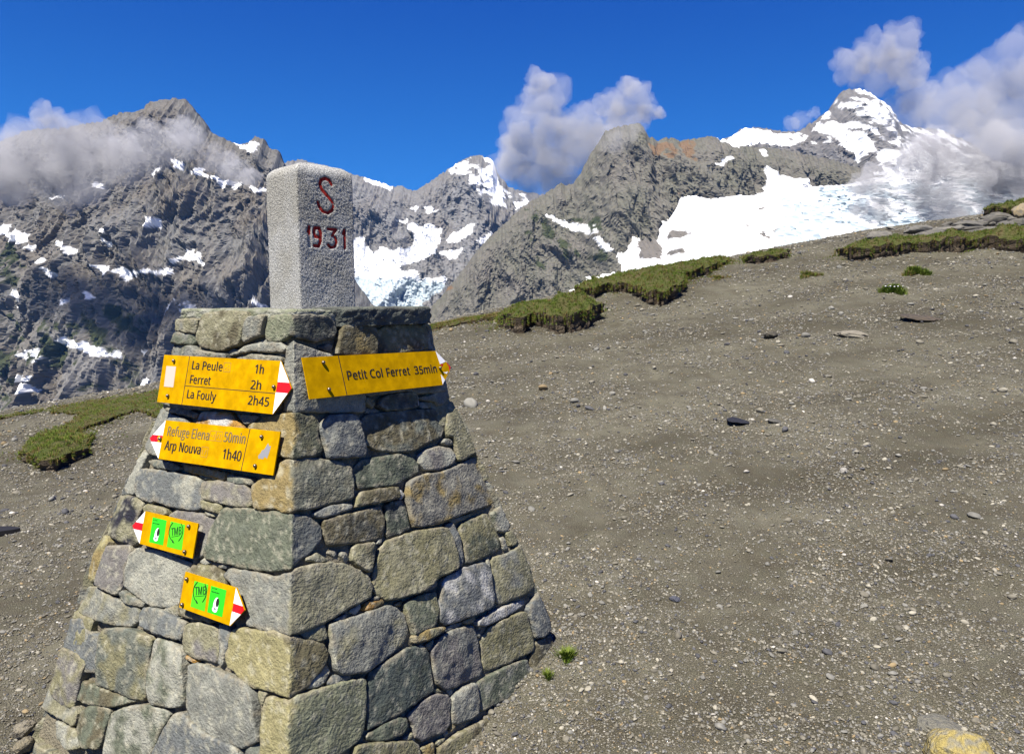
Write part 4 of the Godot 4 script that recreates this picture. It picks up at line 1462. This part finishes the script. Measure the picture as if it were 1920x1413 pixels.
# ------------------------------------------------------------------ measured tables: cairn stones as outlines in (corner count, height) thousandths; mountains in metres; turf outlines in (x, distance ahead)
const STONES := [
	["tan","grey",[-977,1487,-763,1489,-772,1441,-862,1442,-966,1447]],
	["green","grey",[-1011,1432,-963,1443,-860,1436,-778,1435,-771,1413,-807,1403,-913,1401,-1012,1405]],
	["grey","green",[-1024,1385,-912,1397,-797,1397,-769,1385,-605,1377,-487,1377,-484,1361,-814,1351,-1034,1349]],
	["tan","brown",[-745,1508,-541,1519,-359,1515,-340,1495,-374,1460,-385,1426,-424,1406,-527,1388,-615,1389,-712,1396,-767,1424]],
	["grey","tan",[-344,1497,-224,1507,-211,1502,-234,1467,-242,1444,-319,1428,-370,1418,-380,1430,-371,1465]],
	["palegreen","dark",[-227,1472,-204,1502,-89,1510,12,1507,120,1508,233,1500,262,1482,274,1453,251,1436,132,1425,62,1438,-33,1450,-104,1432,-176,1424,-223,1433]],  # dark tone past the corner is that side's shade put into the colour
	["grey","pale",[-419,1390,-372,1404,-263,1418,-116,1422,-77,1408,-89,1397,-179,1391,-294,1394,-410,1382]],
	["pale","grey",[-496,1383,-470,1394,-426,1391,-417,1382,-480,1373]],
	["grey","green",[-443,1368,-292,1384,-101,1378,-100,1363,-448,1355]],
	["pale","grey",[-271,1426,-216,1429,-195,1422,-249,1418]],
	["dark","pale",[164,1407,226,1416,248,1407,240,1387,196,1397]],
	["grey","pale",[-29,1426,1,1430,62,1415,159,1392,233,1381,335,1314,425,1237,407,1184,255,1196,106,1211,-7,1220,-83,1217,-93,1265,-75,1346,-66,1403]],
	["brown","ochre",[306,1468,361,1477,405,1480,488,1472,535,1454,528,1412,510,1369,344,1373,260,1380,279,1427]],
	["brown","olive",[549,1450,643,1467,737,1467,842,1468,932,1461,951,1434,931,1407,934,1380,853,1366,648,1368,523,1369,540,1412]],
	["grey","pale",[962,1437,981,1423,965,1396,1004,1388,992,1369,933,1373]],
	["grey","green",[464,1360,719,1357,987,1354,1033,1294,1040,1242,980,1209,773,1216,680,1233,424,1234,349,1313]],
	["pale","tan",[431,1229,454,1226,477,1205,453,1192,417,1216]],
	["pale","grey",[478,1187,430,1193,421,1181,510,1174,514,1181]],
	["dark","green",[489,1195,518,1217,570,1229,659,1226,775,1223,752,1172,691,1168,541,1175]],
	["white","pale",[775,1210,785,1203,777,1177,760,1175]],
	["pale","tan",[788,1182,848,1181,863,1166,824,1161,780,1165]],
	["olive","grey",[787,1201,847,1201,931,1215,1029,1217,1075,1190,987,1183,934,1166,879,1161,871,1179,808,1191]],
	["grey","green",[-1048,1346,-785,1350,-435,1357,-408,1207,-852,1174,-1018,1194]],
	["dark","grey",[-411,1358,-105,1355,-97,1219,-385,1205]],
	["ochre","darkgreen",[-312,1157,-212,1188,-87,1208,1,1215,100,1201,136,1181,133,1133,148,1096,124,1083,-67,1090,-156,1086,-275,1111]],
	["slate","pale",[137,1165,163,1178,187,1190,327,1181,366,1150,356,1142,364,1116,371,1063,352,1048,193,1062,167,1070,157,1107]],
	["brown","greygreen",[388,1165,425,1175,661,1165,880,1152,896,1129,877,1085,838,1053,728,1043,632,1027,523,1038,437,1058,371,1089,370,1132]],
	["tan","olive",[924,1132,961,1160,1085,1176,1051,1135,1069,1095,1034,1066,1046,987,1023,968,870,950,889,1010,899,1040,864,1050,888,1094]],
	["purple","pale",[648,1010,706,1021,803,1020,856,1004,864,972,834,951,717,943,653,959,641,983]],
	["dark","pale",[816,1031,847,1041,884,1033,880,1017,839,1019]],
	["ochre","greygreen",[-90,1066,-51,1080,25,1087,110,1075,175,1061,249,1042,283,1021,281,980,266,934,184,937,70,941,15,947,-57,938,-86,944,-188,926,-210,950,-220,992,-168,1018,-99,1031]],
	["darkgreen","green",[296,1023,350,1040,519,1029,581,1024,620,1005,635,979,621,953,552,946,482,936,302,956,291,991]],
	["brown","olive",[306,943,372,940,478,926,483,909,474,893,361,899,271,907,279,928]],
	["white","pale",[488,919,509,913,520,893,492,885,481,900]],
	["schist","ochre",[538,930,587,940,635,941,727,932,814,934,910,943,1035,954,1045,909,1032,855,1035,809,1018,773,955,761,857,768,736,770,645,768,518,786,509,818,513,871]],
	["tan","grey",[703,765,795,760,850,758,804,749,726,749]],
	["brown","dark",[132,894,173,895,273,890,381,886,395,852,378,789,287,799,172,818,145,832,134,864]],
	["darkgreen","dark",[410,880,433,887,502,882,504,848,501,787,450,784,391,786]],
	["pale","slate",[92,922,130,931,196,929,259,918,261,908,200,905,128,905]],
	["green","slate",[-368,908,-200,926,-8,942,78,919,126,881,125,847,95,826,8,804,-66,782,-146,768,-248,759,-354,752,-422,753,-416,809,-416,844]],
	["pale","tan",[62,810,102,815,147,785,108,788]],
	["grey","pale",[151,805,171,807,189,791,176,787]],
	["pale","tan",[193,790,219,790,232,764,218,757]],
	["tan","brown",[238,793,257,798,337,785,325,749,299,705,250,744,235,763]],
	["pale","tan",[347,781,366,799,378,794,361,776]],
	["olive","tan",[314,699,360,766,393,776,511,774,665,749,678,715,677,645,659,606,553,605,490,587,352,606,310,638,306,675]],
	["slate","pale",[673,757,716,752,721,703,710,634,690,602,666,600,685,681]],
	["olive","darkgreen",[742,735,912,739,917,696,921,637,907,598,805,597,709,603,729,661]],
	["pale","green",[939,733,1010,747,1045,713,1032,671,963,648,932,664]],
	["pale","tan",[931,633,953,633,944,586,924,589]],
	["tan","pale",[963,645,1017,643,1011,594,961,591]],
	["grey","tan",[-312,721,-287,745,-170,759,-84,762,12,793,74,790,153,776,214,753,247,731,289,697,298,666,285,637,207,639,136,628,37,632,4,640,-124,621,-185,619,-179,650,-233,694]],
	["white","pale",[212,625,252,631,256,620,230,610]],
	["orange","brown",[255,615,272,629,331,616,339,604,282,604]],
	["slate","grey",[156,621,198,623,203,614,173,611]],
	["slate","dark",[288,633,327,628,319,621,294,627]],
	["tan","pale",[45,626,72,629,117,623,125,588,100,588,56,612]],
	["grey","tan",[134,616,143,616,229,605,349,593,381,574,407,538,410,483,389,466,296,451,247,448,162,477,142,495,134,557]],
	["green","olive",[409,575,479,577,545,565,535,511,508,470,421,476,415,502,409,536]],
	["purple","pale",[499,586,561,604,568,582,511,578]],
	["ochre","brown",[377,584,413,585,404,572]],
	["slate","white",[539,515,574,578,601,593,681,597,796,581,809,554,781,454,756,424,657,435,548,453,529,472]],
	["pale","tan",[816,581,830,580,802,522,797,538]],
	["tan","grey",[844,582,944,569,1022,585,1036,524,1024,473,1016,414,963,399,810,413,792,436,799,482]],
	["white","pale",[679,406,761,407,869,391,931,378,924,360,811,365,716,377,679,392]],
	["tan","ochre",[626,430,677,425,682,413,642,413]],
	["ochre","tan",[414,472,477,470,538,449,535,439,470,441,417,454]],
	["slate","grey",[539,440,576,441,628,427,611,420,551,429]],
	["grey","purple",[475,403,512,425,580,424,669,396,670,345,666,243,652,225,504,255,472,300,471,364]],
	["olive","tan",[687,335,730,361,808,358,906,341,905,291,905,217,889,188,773,204,672,225,676,283]],
	["slate","dark",[671,364,686,388,719,366,682,346]],
	["slate","grey",[923,348,1019,381,1034,320,1020,224,955,214,914,228,917,285]],
	["brown","dark",[916,209,960,200,1038,189,1021,96,969,95,906,103,859,117,871,167]],
	["yellow","brown",[-255,536,-238,591,-208,605,-123,617,-59,633,4,633,71,601,114,572,125,546,116,523,59,490,20,492,-39,491,-104,481,-148,475,-246,498]],
	["pale","ochre",[61,487,92,507,125,517,134,498,117,479,86,480]],
	["slate","dark",[122,472,141,483,194,461,188,454,144,458]],
	["teal","darkgreen",[253,438,308,443,393,446,445,433,467,395,464,345,461,278,400,280,313,281,244,291,229,295,239,377]],
	["tan","pale",[461,425,496,426,482,405,468,406]],
	["pale","tan",[514,248,531,249,533,231,521,227]],
	["tan","pale",[463,287,496,257,472,266]],
	["purple","dark",[360,258,418,272,470,263,506,239,515,218,495,154,473,140,395,163,369,190,374,223]],
	["grey","pale",[520,225,563,230,619,217,616,163,599,118,527,134,504,149]],
	["green","grey",[619,204,666,209,787,194,850,172,858,132,828,100,749,95,623,116,613,127,623,172]],
	["ochre","tan",[500,144,512,159,514,130,495,125]],
	["pale","white",[474,133,491,132,491,121,477,122]],
	["tan","brown",[836,108,898,107,896,85,825,87]],
	["yellow","palegreen",[-100,428,-83,470,20,487,85,473,165,456,237,433,233,380,218,301,199,283,127,276,42,298,-94,295]],
	["darkgreen","green",[225,280,278,279,324,273,354,253,354,230,329,220,263,243,227,269]],
	["olive","green",[190,273,246,248,361,182,380,155,383,106,177,240]],
	["olive","ochre",[393,140,432,133,426,82,389,108]],
	["olive","brown",[442,109,519,108,599,92,714,74,714,54,657,42,615,28,573,9,509,24,434,77]],
	["brown","grey",[729,71,788,67,852,54,861,33,759,39,724,49]],
	["tan","pale",[340,202,364,204,369,189,350,193]],
	["tan","pale",[440,127,474,120,467,114,443,117]],
	["slate","dark",[-945,1172,-816,1184,-686,1170,-696,1157,-809,1162,-918,1164]],
	["grey","pale",[-1016,1169,-984,1169,-854,1153,-729,1144,-674,1076,-718,1022,-828,1013,-931,1014,-1001,1037,-1021,1060,-1038,1120]],
	["orange","white",[-675,1176,-561,1184,-444,1190,-408,1174,-340,1150,-307,1075,-335,1044,-471,1040,-612,1043,-690,1127]],
	["orange","ochre",[-687,1004,-570,1008,-399,1009,-411,987,-451,987,-557,987,-604,984,-667,986]],
	["grey","dark",[-430,1186,-252,1191,-281,1173,-332,1161]],
	["greygreen","grey",[-907,990,-873,998,-716,1001,-689,989,-707,980,-834,977]],
	["pale","white",[-1015,1014,-992,1026,-944,1012,-939,993,-941,968,-935,924,-913,889,-926,872,-971,871,-1004,883,-1011,934,-1020,985]],
	["slate","pale",[-937,943,-925,959,-860,968,-562,977,-520,963,-502,920,-498,885,-532,877,-652,868,-762,872,-780,863,-891,870]],
	["greygreen","green",[-565,983,-479,995,-463,986,-521,976]],
	["purple","tan",[-514,968,-413,981,-358,983,-273,985,-228,970,-226,937,-247,926,-341,919,-487,919]],
	["greygreen","green",[-387,1003,-320,1007,-237,1009,-232,992,-311,986,-369,986]],
	["olive","tan",[-502,911,-380,914,-375,899,-386,887,-486,889]],
	["tan","pale",[-473,880,-380,885,-384,879,-464,871]],
	["tan","black",[-1002,856,-954,865,-876,863,-831,857,-831,826,-835,780,-790,743,-812,714,-915,712,-974,722,-997,746,-1008,788]],
	["olive","ochre",[-824,841,-801,856,-677,856,-665,841,-724,818,-787,818]],
	["purple","grey",[-658,847,-625,861,-509,871,-428,866,-397,856,-413,809,-430,759,-463,737,-641,729,-755,746,-801,786,-738,814]],
	["ochre","yellow",[-1010,707,-987,714,-944,695,-940,562,-978,554,-1009,624]],
	["purple","grey",[-945,687,-826,713,-807,691,-792,571,-805,550,-927,554,-942,637]],
	["pale","grey",[-805,686,-779,711,-658,728,-494,722,-500,692,-492,630,-504,597,-541,577,-628,560,-782,584,-799,627]],
	["brown","olive",[-493,697,-455,726,-345,735,-313,715,-291,636,-325,586,-482,570,-481,612]],
	["pale","tan",[-446,734,-424,748,-395,742,-418,730]],
	["slate","dark",[-382,741,-313,751,-319,740,-363,735]],
	["tan","pale",[-571,564,-503,592,-493,567,-505,556]],
	["grey","green",[-797,557,-775,570,-659,560,-662,546,-756,538]],
	["grey","tan",[-988,469,-979,534,-933,545,-796,535,-675,535,-666,499,-691,476,-770,459,-935,439,-982,445]],
	["slate","grey",[-665,522,-659,547,-581,562,-445,558,-443,529,-449,505,-647,489]],
	["tan","purple",[-440,509,-440,554,-372,576,-300,580,-286,528,-291,490,-365,478,-425,478]],
	["orange","ochre",[-421,469,-366,475,-383,460,-415,462]],
	["slate","pale",[-307,588,-256,596,-245,586,-259,490,-278,493,-283,543]],
	["slate","grey",[-1009,409,-944,429,-876,400,-810,409,-810,386,-798,289,-887,262,-920,243,-956,184,-1028,194,-1028,260,-1015,355]],
	["greygreen","olive",[-806,410,-789,442,-698,472,-575,475,-572,406,-561,286,-617,276,-713,267,-783,257,-794,331]],
	["pale","green",[-563,447,-559,479,-486,490,-424,479,-401,410,-389,340,-451,312,-534,291,-557,368]],
	["grey","pale",[-405,444,-369,465,-271,475,-157,483,-126,459,-102,357,-119,343,-161,313,-262,301,-355,302,-384,331]],
	["tan","grey",[-1043,167,-1007,178,-888,171,-828,142,-819,100,-908,97,-1022,84,-1035,118]],
	["pale","tan",[-922,228,-894,254,-881,249,-909,172,-920,179]],
	["brown","green",[-881,194,-884,236,-783,250,-693,261,-593,278,-649,241,-695,217,-819,178,-887,173]],
	["green","brown",[-818,151,-786,186,-704,211,-691,200,-696,125,-694,84,-760,60,-806,93]],
	["pale","ochre",[-693,86,-697,202,-683,208,-679,93]],
	["green","pale",[-687,173,-680,203,-631,240,-542,285,-457,297,-447,287,-477,224,-493,165,-502,140,-673,63]],
	["slate","pale",[-491,164,-462,234,-430,297,-391,322,-349,304,-269,301,-174,307,-165,285,-495,143]],
	["greygreen","grey",[-158,312,-107,347,-97,312,-158,287]],
	["tan","grey",[-122,469,-90,477,-102,441,-116,445]],
	["tan","pale",[-909,83,-807,92,-768,52,-817,23,-888,31]],
]
const MOUNTAINS := {
	"left": {"d": 3200, "k": 0.7, "ridge": [-2836,428,-2570,542,-2213,681,-2071,733,-1909,744,-1758,771,-1676,804,-1602,809,-1547,844,-1478,855,-1409,864,-1372,826,-1332,777,-1296,722,-1244,695,-1183,672,-1141,681,-1110,704,-1074,695,-1049,659,-1006,646,-993,610,-962,508,-840,314,-705,106,-567,-82,-474,-176], "marks": [
		["snow",0,[-2011,269,-2000,298,-1976,298,-1971,263,-1998,259]],
		["snow",0,[-1964,259,-1944,278,-1880,253,-1860,229,-1888,225,-1942,239]],
		["snow",0,[-1842,210,-1813,212,-1816,196]],
		["snow",0,[-1622,451,-1584,452,-1584,438]],
		["snow",0,[-1385,309,-1357,314,-1352,288,-1378,290]],
		["snow",0,[-1445,502,-1435,519,-1399,518,-1409,498]],
		["snow",0,[-1352,557,-1323,550,-1333,533]],
		["snow",0,[-1299,525,-1272,534,-1246,512]],
		["snow",0,[-1232,508,-1188,487,-1193,471]],
		["snow",0,[-1185,494,-1139,495,-1154,470]],
		["snow",0,[-1072,465,-1031,457,-1055,449]],
		["snow",0,[-1254,161,-1247,198,-1215,184,-1193,178,-1160,139,-1192,157,-1226,160]],
		["snow",0,[-1287,154,-1263,166,-1270,145]],
		["snow",0,[-1685,228,-1596,181,-1621,183]],
		["snow",0,[-1487,221,-1457,214,-1465,197]],
		["snow",0,[-1501,262,-1478,262,-1481,245]],
		["snow",0,[-1725,160,-1692,148,-1706,142]],
		["snow",0,[-1677,114,-1640,99,-1650,90]],
		["snow",0,[-1496,126,-1457,119,-1460,101]],
		["snow",0,[-1433,115,-1417,121,-1393,97,-1396,83]],
		["snow",0,[-1386,106,-1365,109,-1369,88]],
		["snow",0,[-1352,108,-1306,114,-1283,121,-1287,104,-1316,107]],
		["snow",0,[-1584,7,-1532,12,-1548,-7]],
		["snow",0,[-1488,26,-1465,12,-1473,10]],
		["snow",0,[-1269,-48,-1270,-14,-1241,5,-1243,-18,-1259,-46]],
		["snow",0,[-1214,-10,-1188,-4,-1155,-21,-1184,-35]],
		["snow",0,[-976,5,-954,-13,-966,-18]],
		["snow",0,[-1558,-147,-1507,-125,-1453,-142,-1394,-158,-1362,-176,-1352,-193,-1382,-186,-1446,-162,-1487,-178]],
		["snow",0,[-1690,-180,-1636,-160,-1603,-159,-1550,-186,-1590,-195,-1635,-196]],
		["snow",0,[-1629,-241,-1575,-246,-1580,-257]],
		["snow",0,[-1684,-253,-1646,-251,-1563,-288,-1595,-291]],
		["snow",0,[-1308,-199,-1310,-175,-1292,-178,-1298,-205]],
		["snow",0,[-1277,-278,-1245,-266,-1243,-289]],
		["snow",0,[-1473,-315,-1449,-313,-1460,-327]],
		["snow",0,[-1805,47,-1779,29,-1774,-14]],
		["snow",0,[-1196,678,-1142,663,-1123,686,-1089,674,-1100,631,-1131,645]],
		["snow",0,[-1833,406,-1748,424,-1775,413]],
		["scree",0,[-1563,-159,-1502,-151,-1428,-166,-1364,-214,-1332,-247,-1375,-240,-1402,-293,-1429,-300,-1473,-249]],
		["scree",0.5,[-1315,100,-1215,148,-1143,111,-1059,12,-1061,-14,-1197,-32,-1286,21]],
		["green",0.62,[-2192,204,-1942,239,-1828,154,-1666,37,-1618,-64,-1589,-175,-1481,-294,-1467,-374,-1889,-385]],
		["green",0.6,[-1659,20,-1432,-5,-1329,-64,-1269,-228,-1269,-389,-1491,-374]]]},
	"far": {"d": 5600, "k": 0.9, "ridge": [-2107,947,-1617,1066,-1457,1026,-1296,987,-1183,947,-1095,927,-893,860,-844,872,-751,828,-649,880,-527,967,-404,1046,-303,1085,-222,1093,-142,1054,-101,947,-20,860,122,820,284,796,488,748,733,668,1062,548], "marks": [
		["snow",0,[-1141,408,-1109,424,-1065,448,-1043,395,-978,321,-918,375,-828,345,-717,354,-678,414,-669,475,-737,526,-725,558,-643,521,-580,533,-500,496,-492,404,-514,316,-618,291,-735,250,-772,206,-639,204,-618,147,-804,141,-1097,153]],
		["snow",0,[-448,417,-392,459,-280,532,-258,517,-277,456,-359,398,-432,394]],
		["snow",0,[-463,321,-384,333,-335,354,-353,296,-409,276]],
		["snow",0,[-740,682,-676,686,-695,646]],
		["snow",0,[-627,683,-544,650,-589,622]],
		["snow",0,[-814,572,-766,578,-771,561]],
		["snow",0,[-633,144,-414,150,-454,114,-526,121]],
		["snow",0,[-225,396,-138,463,-204,364]],
		["snow",0,[19,722,127,752,34,669]],
		["snow",0,[-1126,942,-911,866,-923,845,-1093,906]],
		["ice",0,[-1112,163,-602,144,-426,116,-451,76,-585,-17,-573,-134,-1061,-135]],
		["snow",0.45,[-522,964,-429,1033,-305,1082,-212,1093,-143,1071,-104,914,-72,798,-42,752,-86,703,-144,744,-204,823,-222,924,-360,929,-456,953]],
		["snow",0.1,[-223,941,-135,1055,-104,914,-72,798,-42,752,-86,703,-144,744,-204,823]],
		["snow",0.55,[-298,925,20,808,253,813,246,627,19,622,-290,756]]]},
	"mid": {"d": 3000, "k": 0.8, "ridge": [-578,-187,-444,-103,-354,-43,-287,23,-209,121,-132,219,-66,284,-11,333,54,391,98,414,152,444,196,476,222,466,250,476,282,525,314,588,356,645,377,687,431,702,496,714,528,706,551,660,588,643,626,656,680,645,734,652,799,662,842,649,890,643,951,624,1060,614,1169,597,1300,572,1432,529,1609,466,1743,402], "marks": [
		["snow",0,[136,335,179,316,233,293,276,279,297,285,304,248,247,268,193,297,155,317]],
		["snow",0,[299,224,325,213,342,182,325,177]],
		["snow",0,[372,166,400,146,375,136]],
		["snow",0,[786,520,827,549,866,567,818,530]],
		["snow",0,[835,657,882,657,938,627,891,624]],
		["snow",0,[1004,604,1023,605,1016,585]],
		["snow",0,[1002,526,1029,515,1051,485,1097,462,1162,445,1149,404,945,401,988,438]],
		["brown",0.45,[-301,57,-181,114,-163,105,-232,56,-336,-2]],
		["brown",0.55,[539,630,733,646,692,400,631,408,542,519]],
		["green",0.6,[52,378,319,321,340,159,197,66,50,171]]]},
	"right": {"d": 4600, "k": 0.9, "ridge": [732,778,1129,876,1275,989,1357,1011,1422,1059,1488,1069,1587,1059,1687,1037,1786,1046,1882,1117,1962,1171,2002,1245,2039,1286,2104,1302,2187,1286,2256,1238,2310,1149,2447,1069,2646,1053,2781,1005,2989,876,3193,811,3631,746,4137,680], "marks": [
		["snow",0.12,[1309,953,1358,1025,1435,1066,1527,1063,1626,1027,1773,1033,1808,1000,1768,973,1647,919,1494,944,1397,935]],
		["snow",0.42,[1808,1000,1999,1225,2040,1310,2170,1297,2278,1228,2495,1089,2626,1089,3160,949,3124,528,1916,491,1953,841,1860,929,1803,939]],
		["snow",0,[1952,975,2002,963,2025,890,1958,790,1953,841]],
		["snow",0.2,[2023,819,2521,833,3298,872,3124,528,1942,488]]]},
	"glacier": {"d": 2650, "k": 2.2, "ridge": [195,49,311,126,369,161,397,213,425,256,464,249,512,256,536,294,575,302,601,346,606,370,654,379,712,366,808,378,894,381,961,400,1076,408,1191,415,1304,440,1418,458,1571,468,1707,449,1843,421,2095,393,2387,355], "marks": [
		["rock",0,[529,231,547,246,580,238,582,219,564,209,530,213]],
		["rock",0,[433,211,453,221,500,231,513,176,485,140,413,138]],
		["rock",0,[518,166,555,175,554,153,509,150]],
		["rock",0,[803,220,857,240,861,228,824,206]],
		["rock",0,[947,427,966,432,972,420,952,418]],
		["rock",0.62,[728,270,814,314,896,313,866,249,795,208,718,202]],
		["rock",0.7,[589,203,723,210,813,216,792,169,683,155,601,183]],
		["ice",0.3,[948,399,1138,404,1905,429,1328,67,726,74]]]}}
const TURF := {
	"A": [0.42, [-0.22,9.88,-0.11,9.54,0.10,9.15,0.31,9.46,0.49,8.88,0.86,8.89,1.13,9.25,1.10,9.62,0.74,9.98,0.46,10.30,0.19,10.38,-0.08,10.34]],
	"B": [0.33, [0.96,10.85,1.15,10.43,1.49,10.68,1.72,10.40,1.83,9.73,2.09,9.59,2.42,10.13,2.50,10.65,2.96,10.92,3.41,11.48,3.49,12.06,2.99,11.99,2.46,11.99,1.92,11.88,1.33,11.30,1.06,11.49]],
	"C": [0.2, [3.62,11.48,3.70,11.22,3.91,11.12,4.26,11.19,4.34,11.37,4.04,11.51,3.72,11.69]],
	"D": [0.38, [4.92,11.01,4.95,10.72,5.30,10.64,5.83,10.77,6.44,10.74,7.00,10.75,7.38,10.46,7.91,10.50,8.77,10.72,9.28,11.35,8.47,11.27,7.74,11.28,6.97,11.37,6.11,11.29,5.28,11.27]],
	"H": [0.35, [8.09,12.70,8.85,12.60,9.58,12.66,10.55,12.72,10.89,13.14,9.92,13.11,9.05,13.23]],
	"I": [0.18, [-4.75,6.90,-4.08,6.11,-3.92,6.11,-3.94,6.46,-4.03,6.79,-4.31,7.16,-4.68,7.60,-4.95,7.71,-5.01,7.51]],
	"J": [0.06, [-6.87,8.47,-6.25,8.69,-5.70,8.75,-5.04,8.31,-4.83,7.66,-4.57,7.52,-4.40,7.78,-4.33,8.15,-3.77,7.62,-3.55,7.64,-4.17,9.01,-4.83,9.11,-5.45,9.00,-6.36,8.85,-6.99,8.63]],
	"K": [0.06, [-1.19,10.09,-0.68,10.17,-0.15,10.20,-0.15,10.48,-0.71,10.61,-1.25,10.57]]}
const CLOUDS := {
	"left": [-1733,415,-2350,96, -1664,431,-2350,96, -1561,448,-2350,96, -1475,465,-2350,108, -1445,530,-2350,63, -1451,576,-2350,35, -1371,494,-2350,80, -1377,407,-2350,84, -1532,382,-2350,66, -1288,473,-2350,73, -1230,448,-2350,66, -1134,501,-2350,56, -1064,542,-2350,45, -1119,456,-2350,38, -1016,494,-2350,47, -950,451,-2350,44, -884,412,-2350,38, -825,387,-2350,28, -1432,345,-2350,52, -1618,365,-2350,56],
	"middle": [132,1091,-3700,55, 164,1001,-3700,93, 106,860,-3700,121, 67,705,-3700,132, 161,626,-3700,121, 267,782,-3700,132, 374,725,-3700,137, 346,860,-3700,104, 506,777,-3700,104, 498,976,-3700,66, 587,1065,-3700,44, 610,976,-3700,82, 684,942,-3700,44, 532,873,-3700,93, -5,673,-3700,71, 241,587,-3700,82, 730,930,-3700,25, 40,795,-3700,71],
	"summit": [435,639,-2850,51, 390,607,-2850,42, 483,671,-2850,34],
	"right": [882,610,-1900,39, 918,636,-1900,42, 965,642,-1900,42, 1000,619,-1900,37, 935,580,-1900,51, 989,574,-1900,39, 1052,541,-1900,42, 1009,475,-1900,59, 1104,482,-1900,70, 1197,515,-1900,82, 1273,587,-1900,79, 1357,548,-1900,99, 1326,429,-1900,113, 1217,416,-1900,84],
	"mist": [1010,352,-1750,60, 1124,346,-1750,80, 1228,297,-1750,78, 1233,235,-1750,65, 1091,272,-1750,60, 960,334,-1750,52, 893,291,-1750,41, 831,272,-1750,26, 992,229,-1750,49, 897,220,-1750,34, 827,220,-1750,18, 1303,309,-1750,91, 1057,197,-1750,39, 1146,204,-1750,47, 939,260,-1750,41],
	"wisp": [1956,1224,-5000,56, 1886,1190,-5000,48, 2016,1252,-5000,33]}
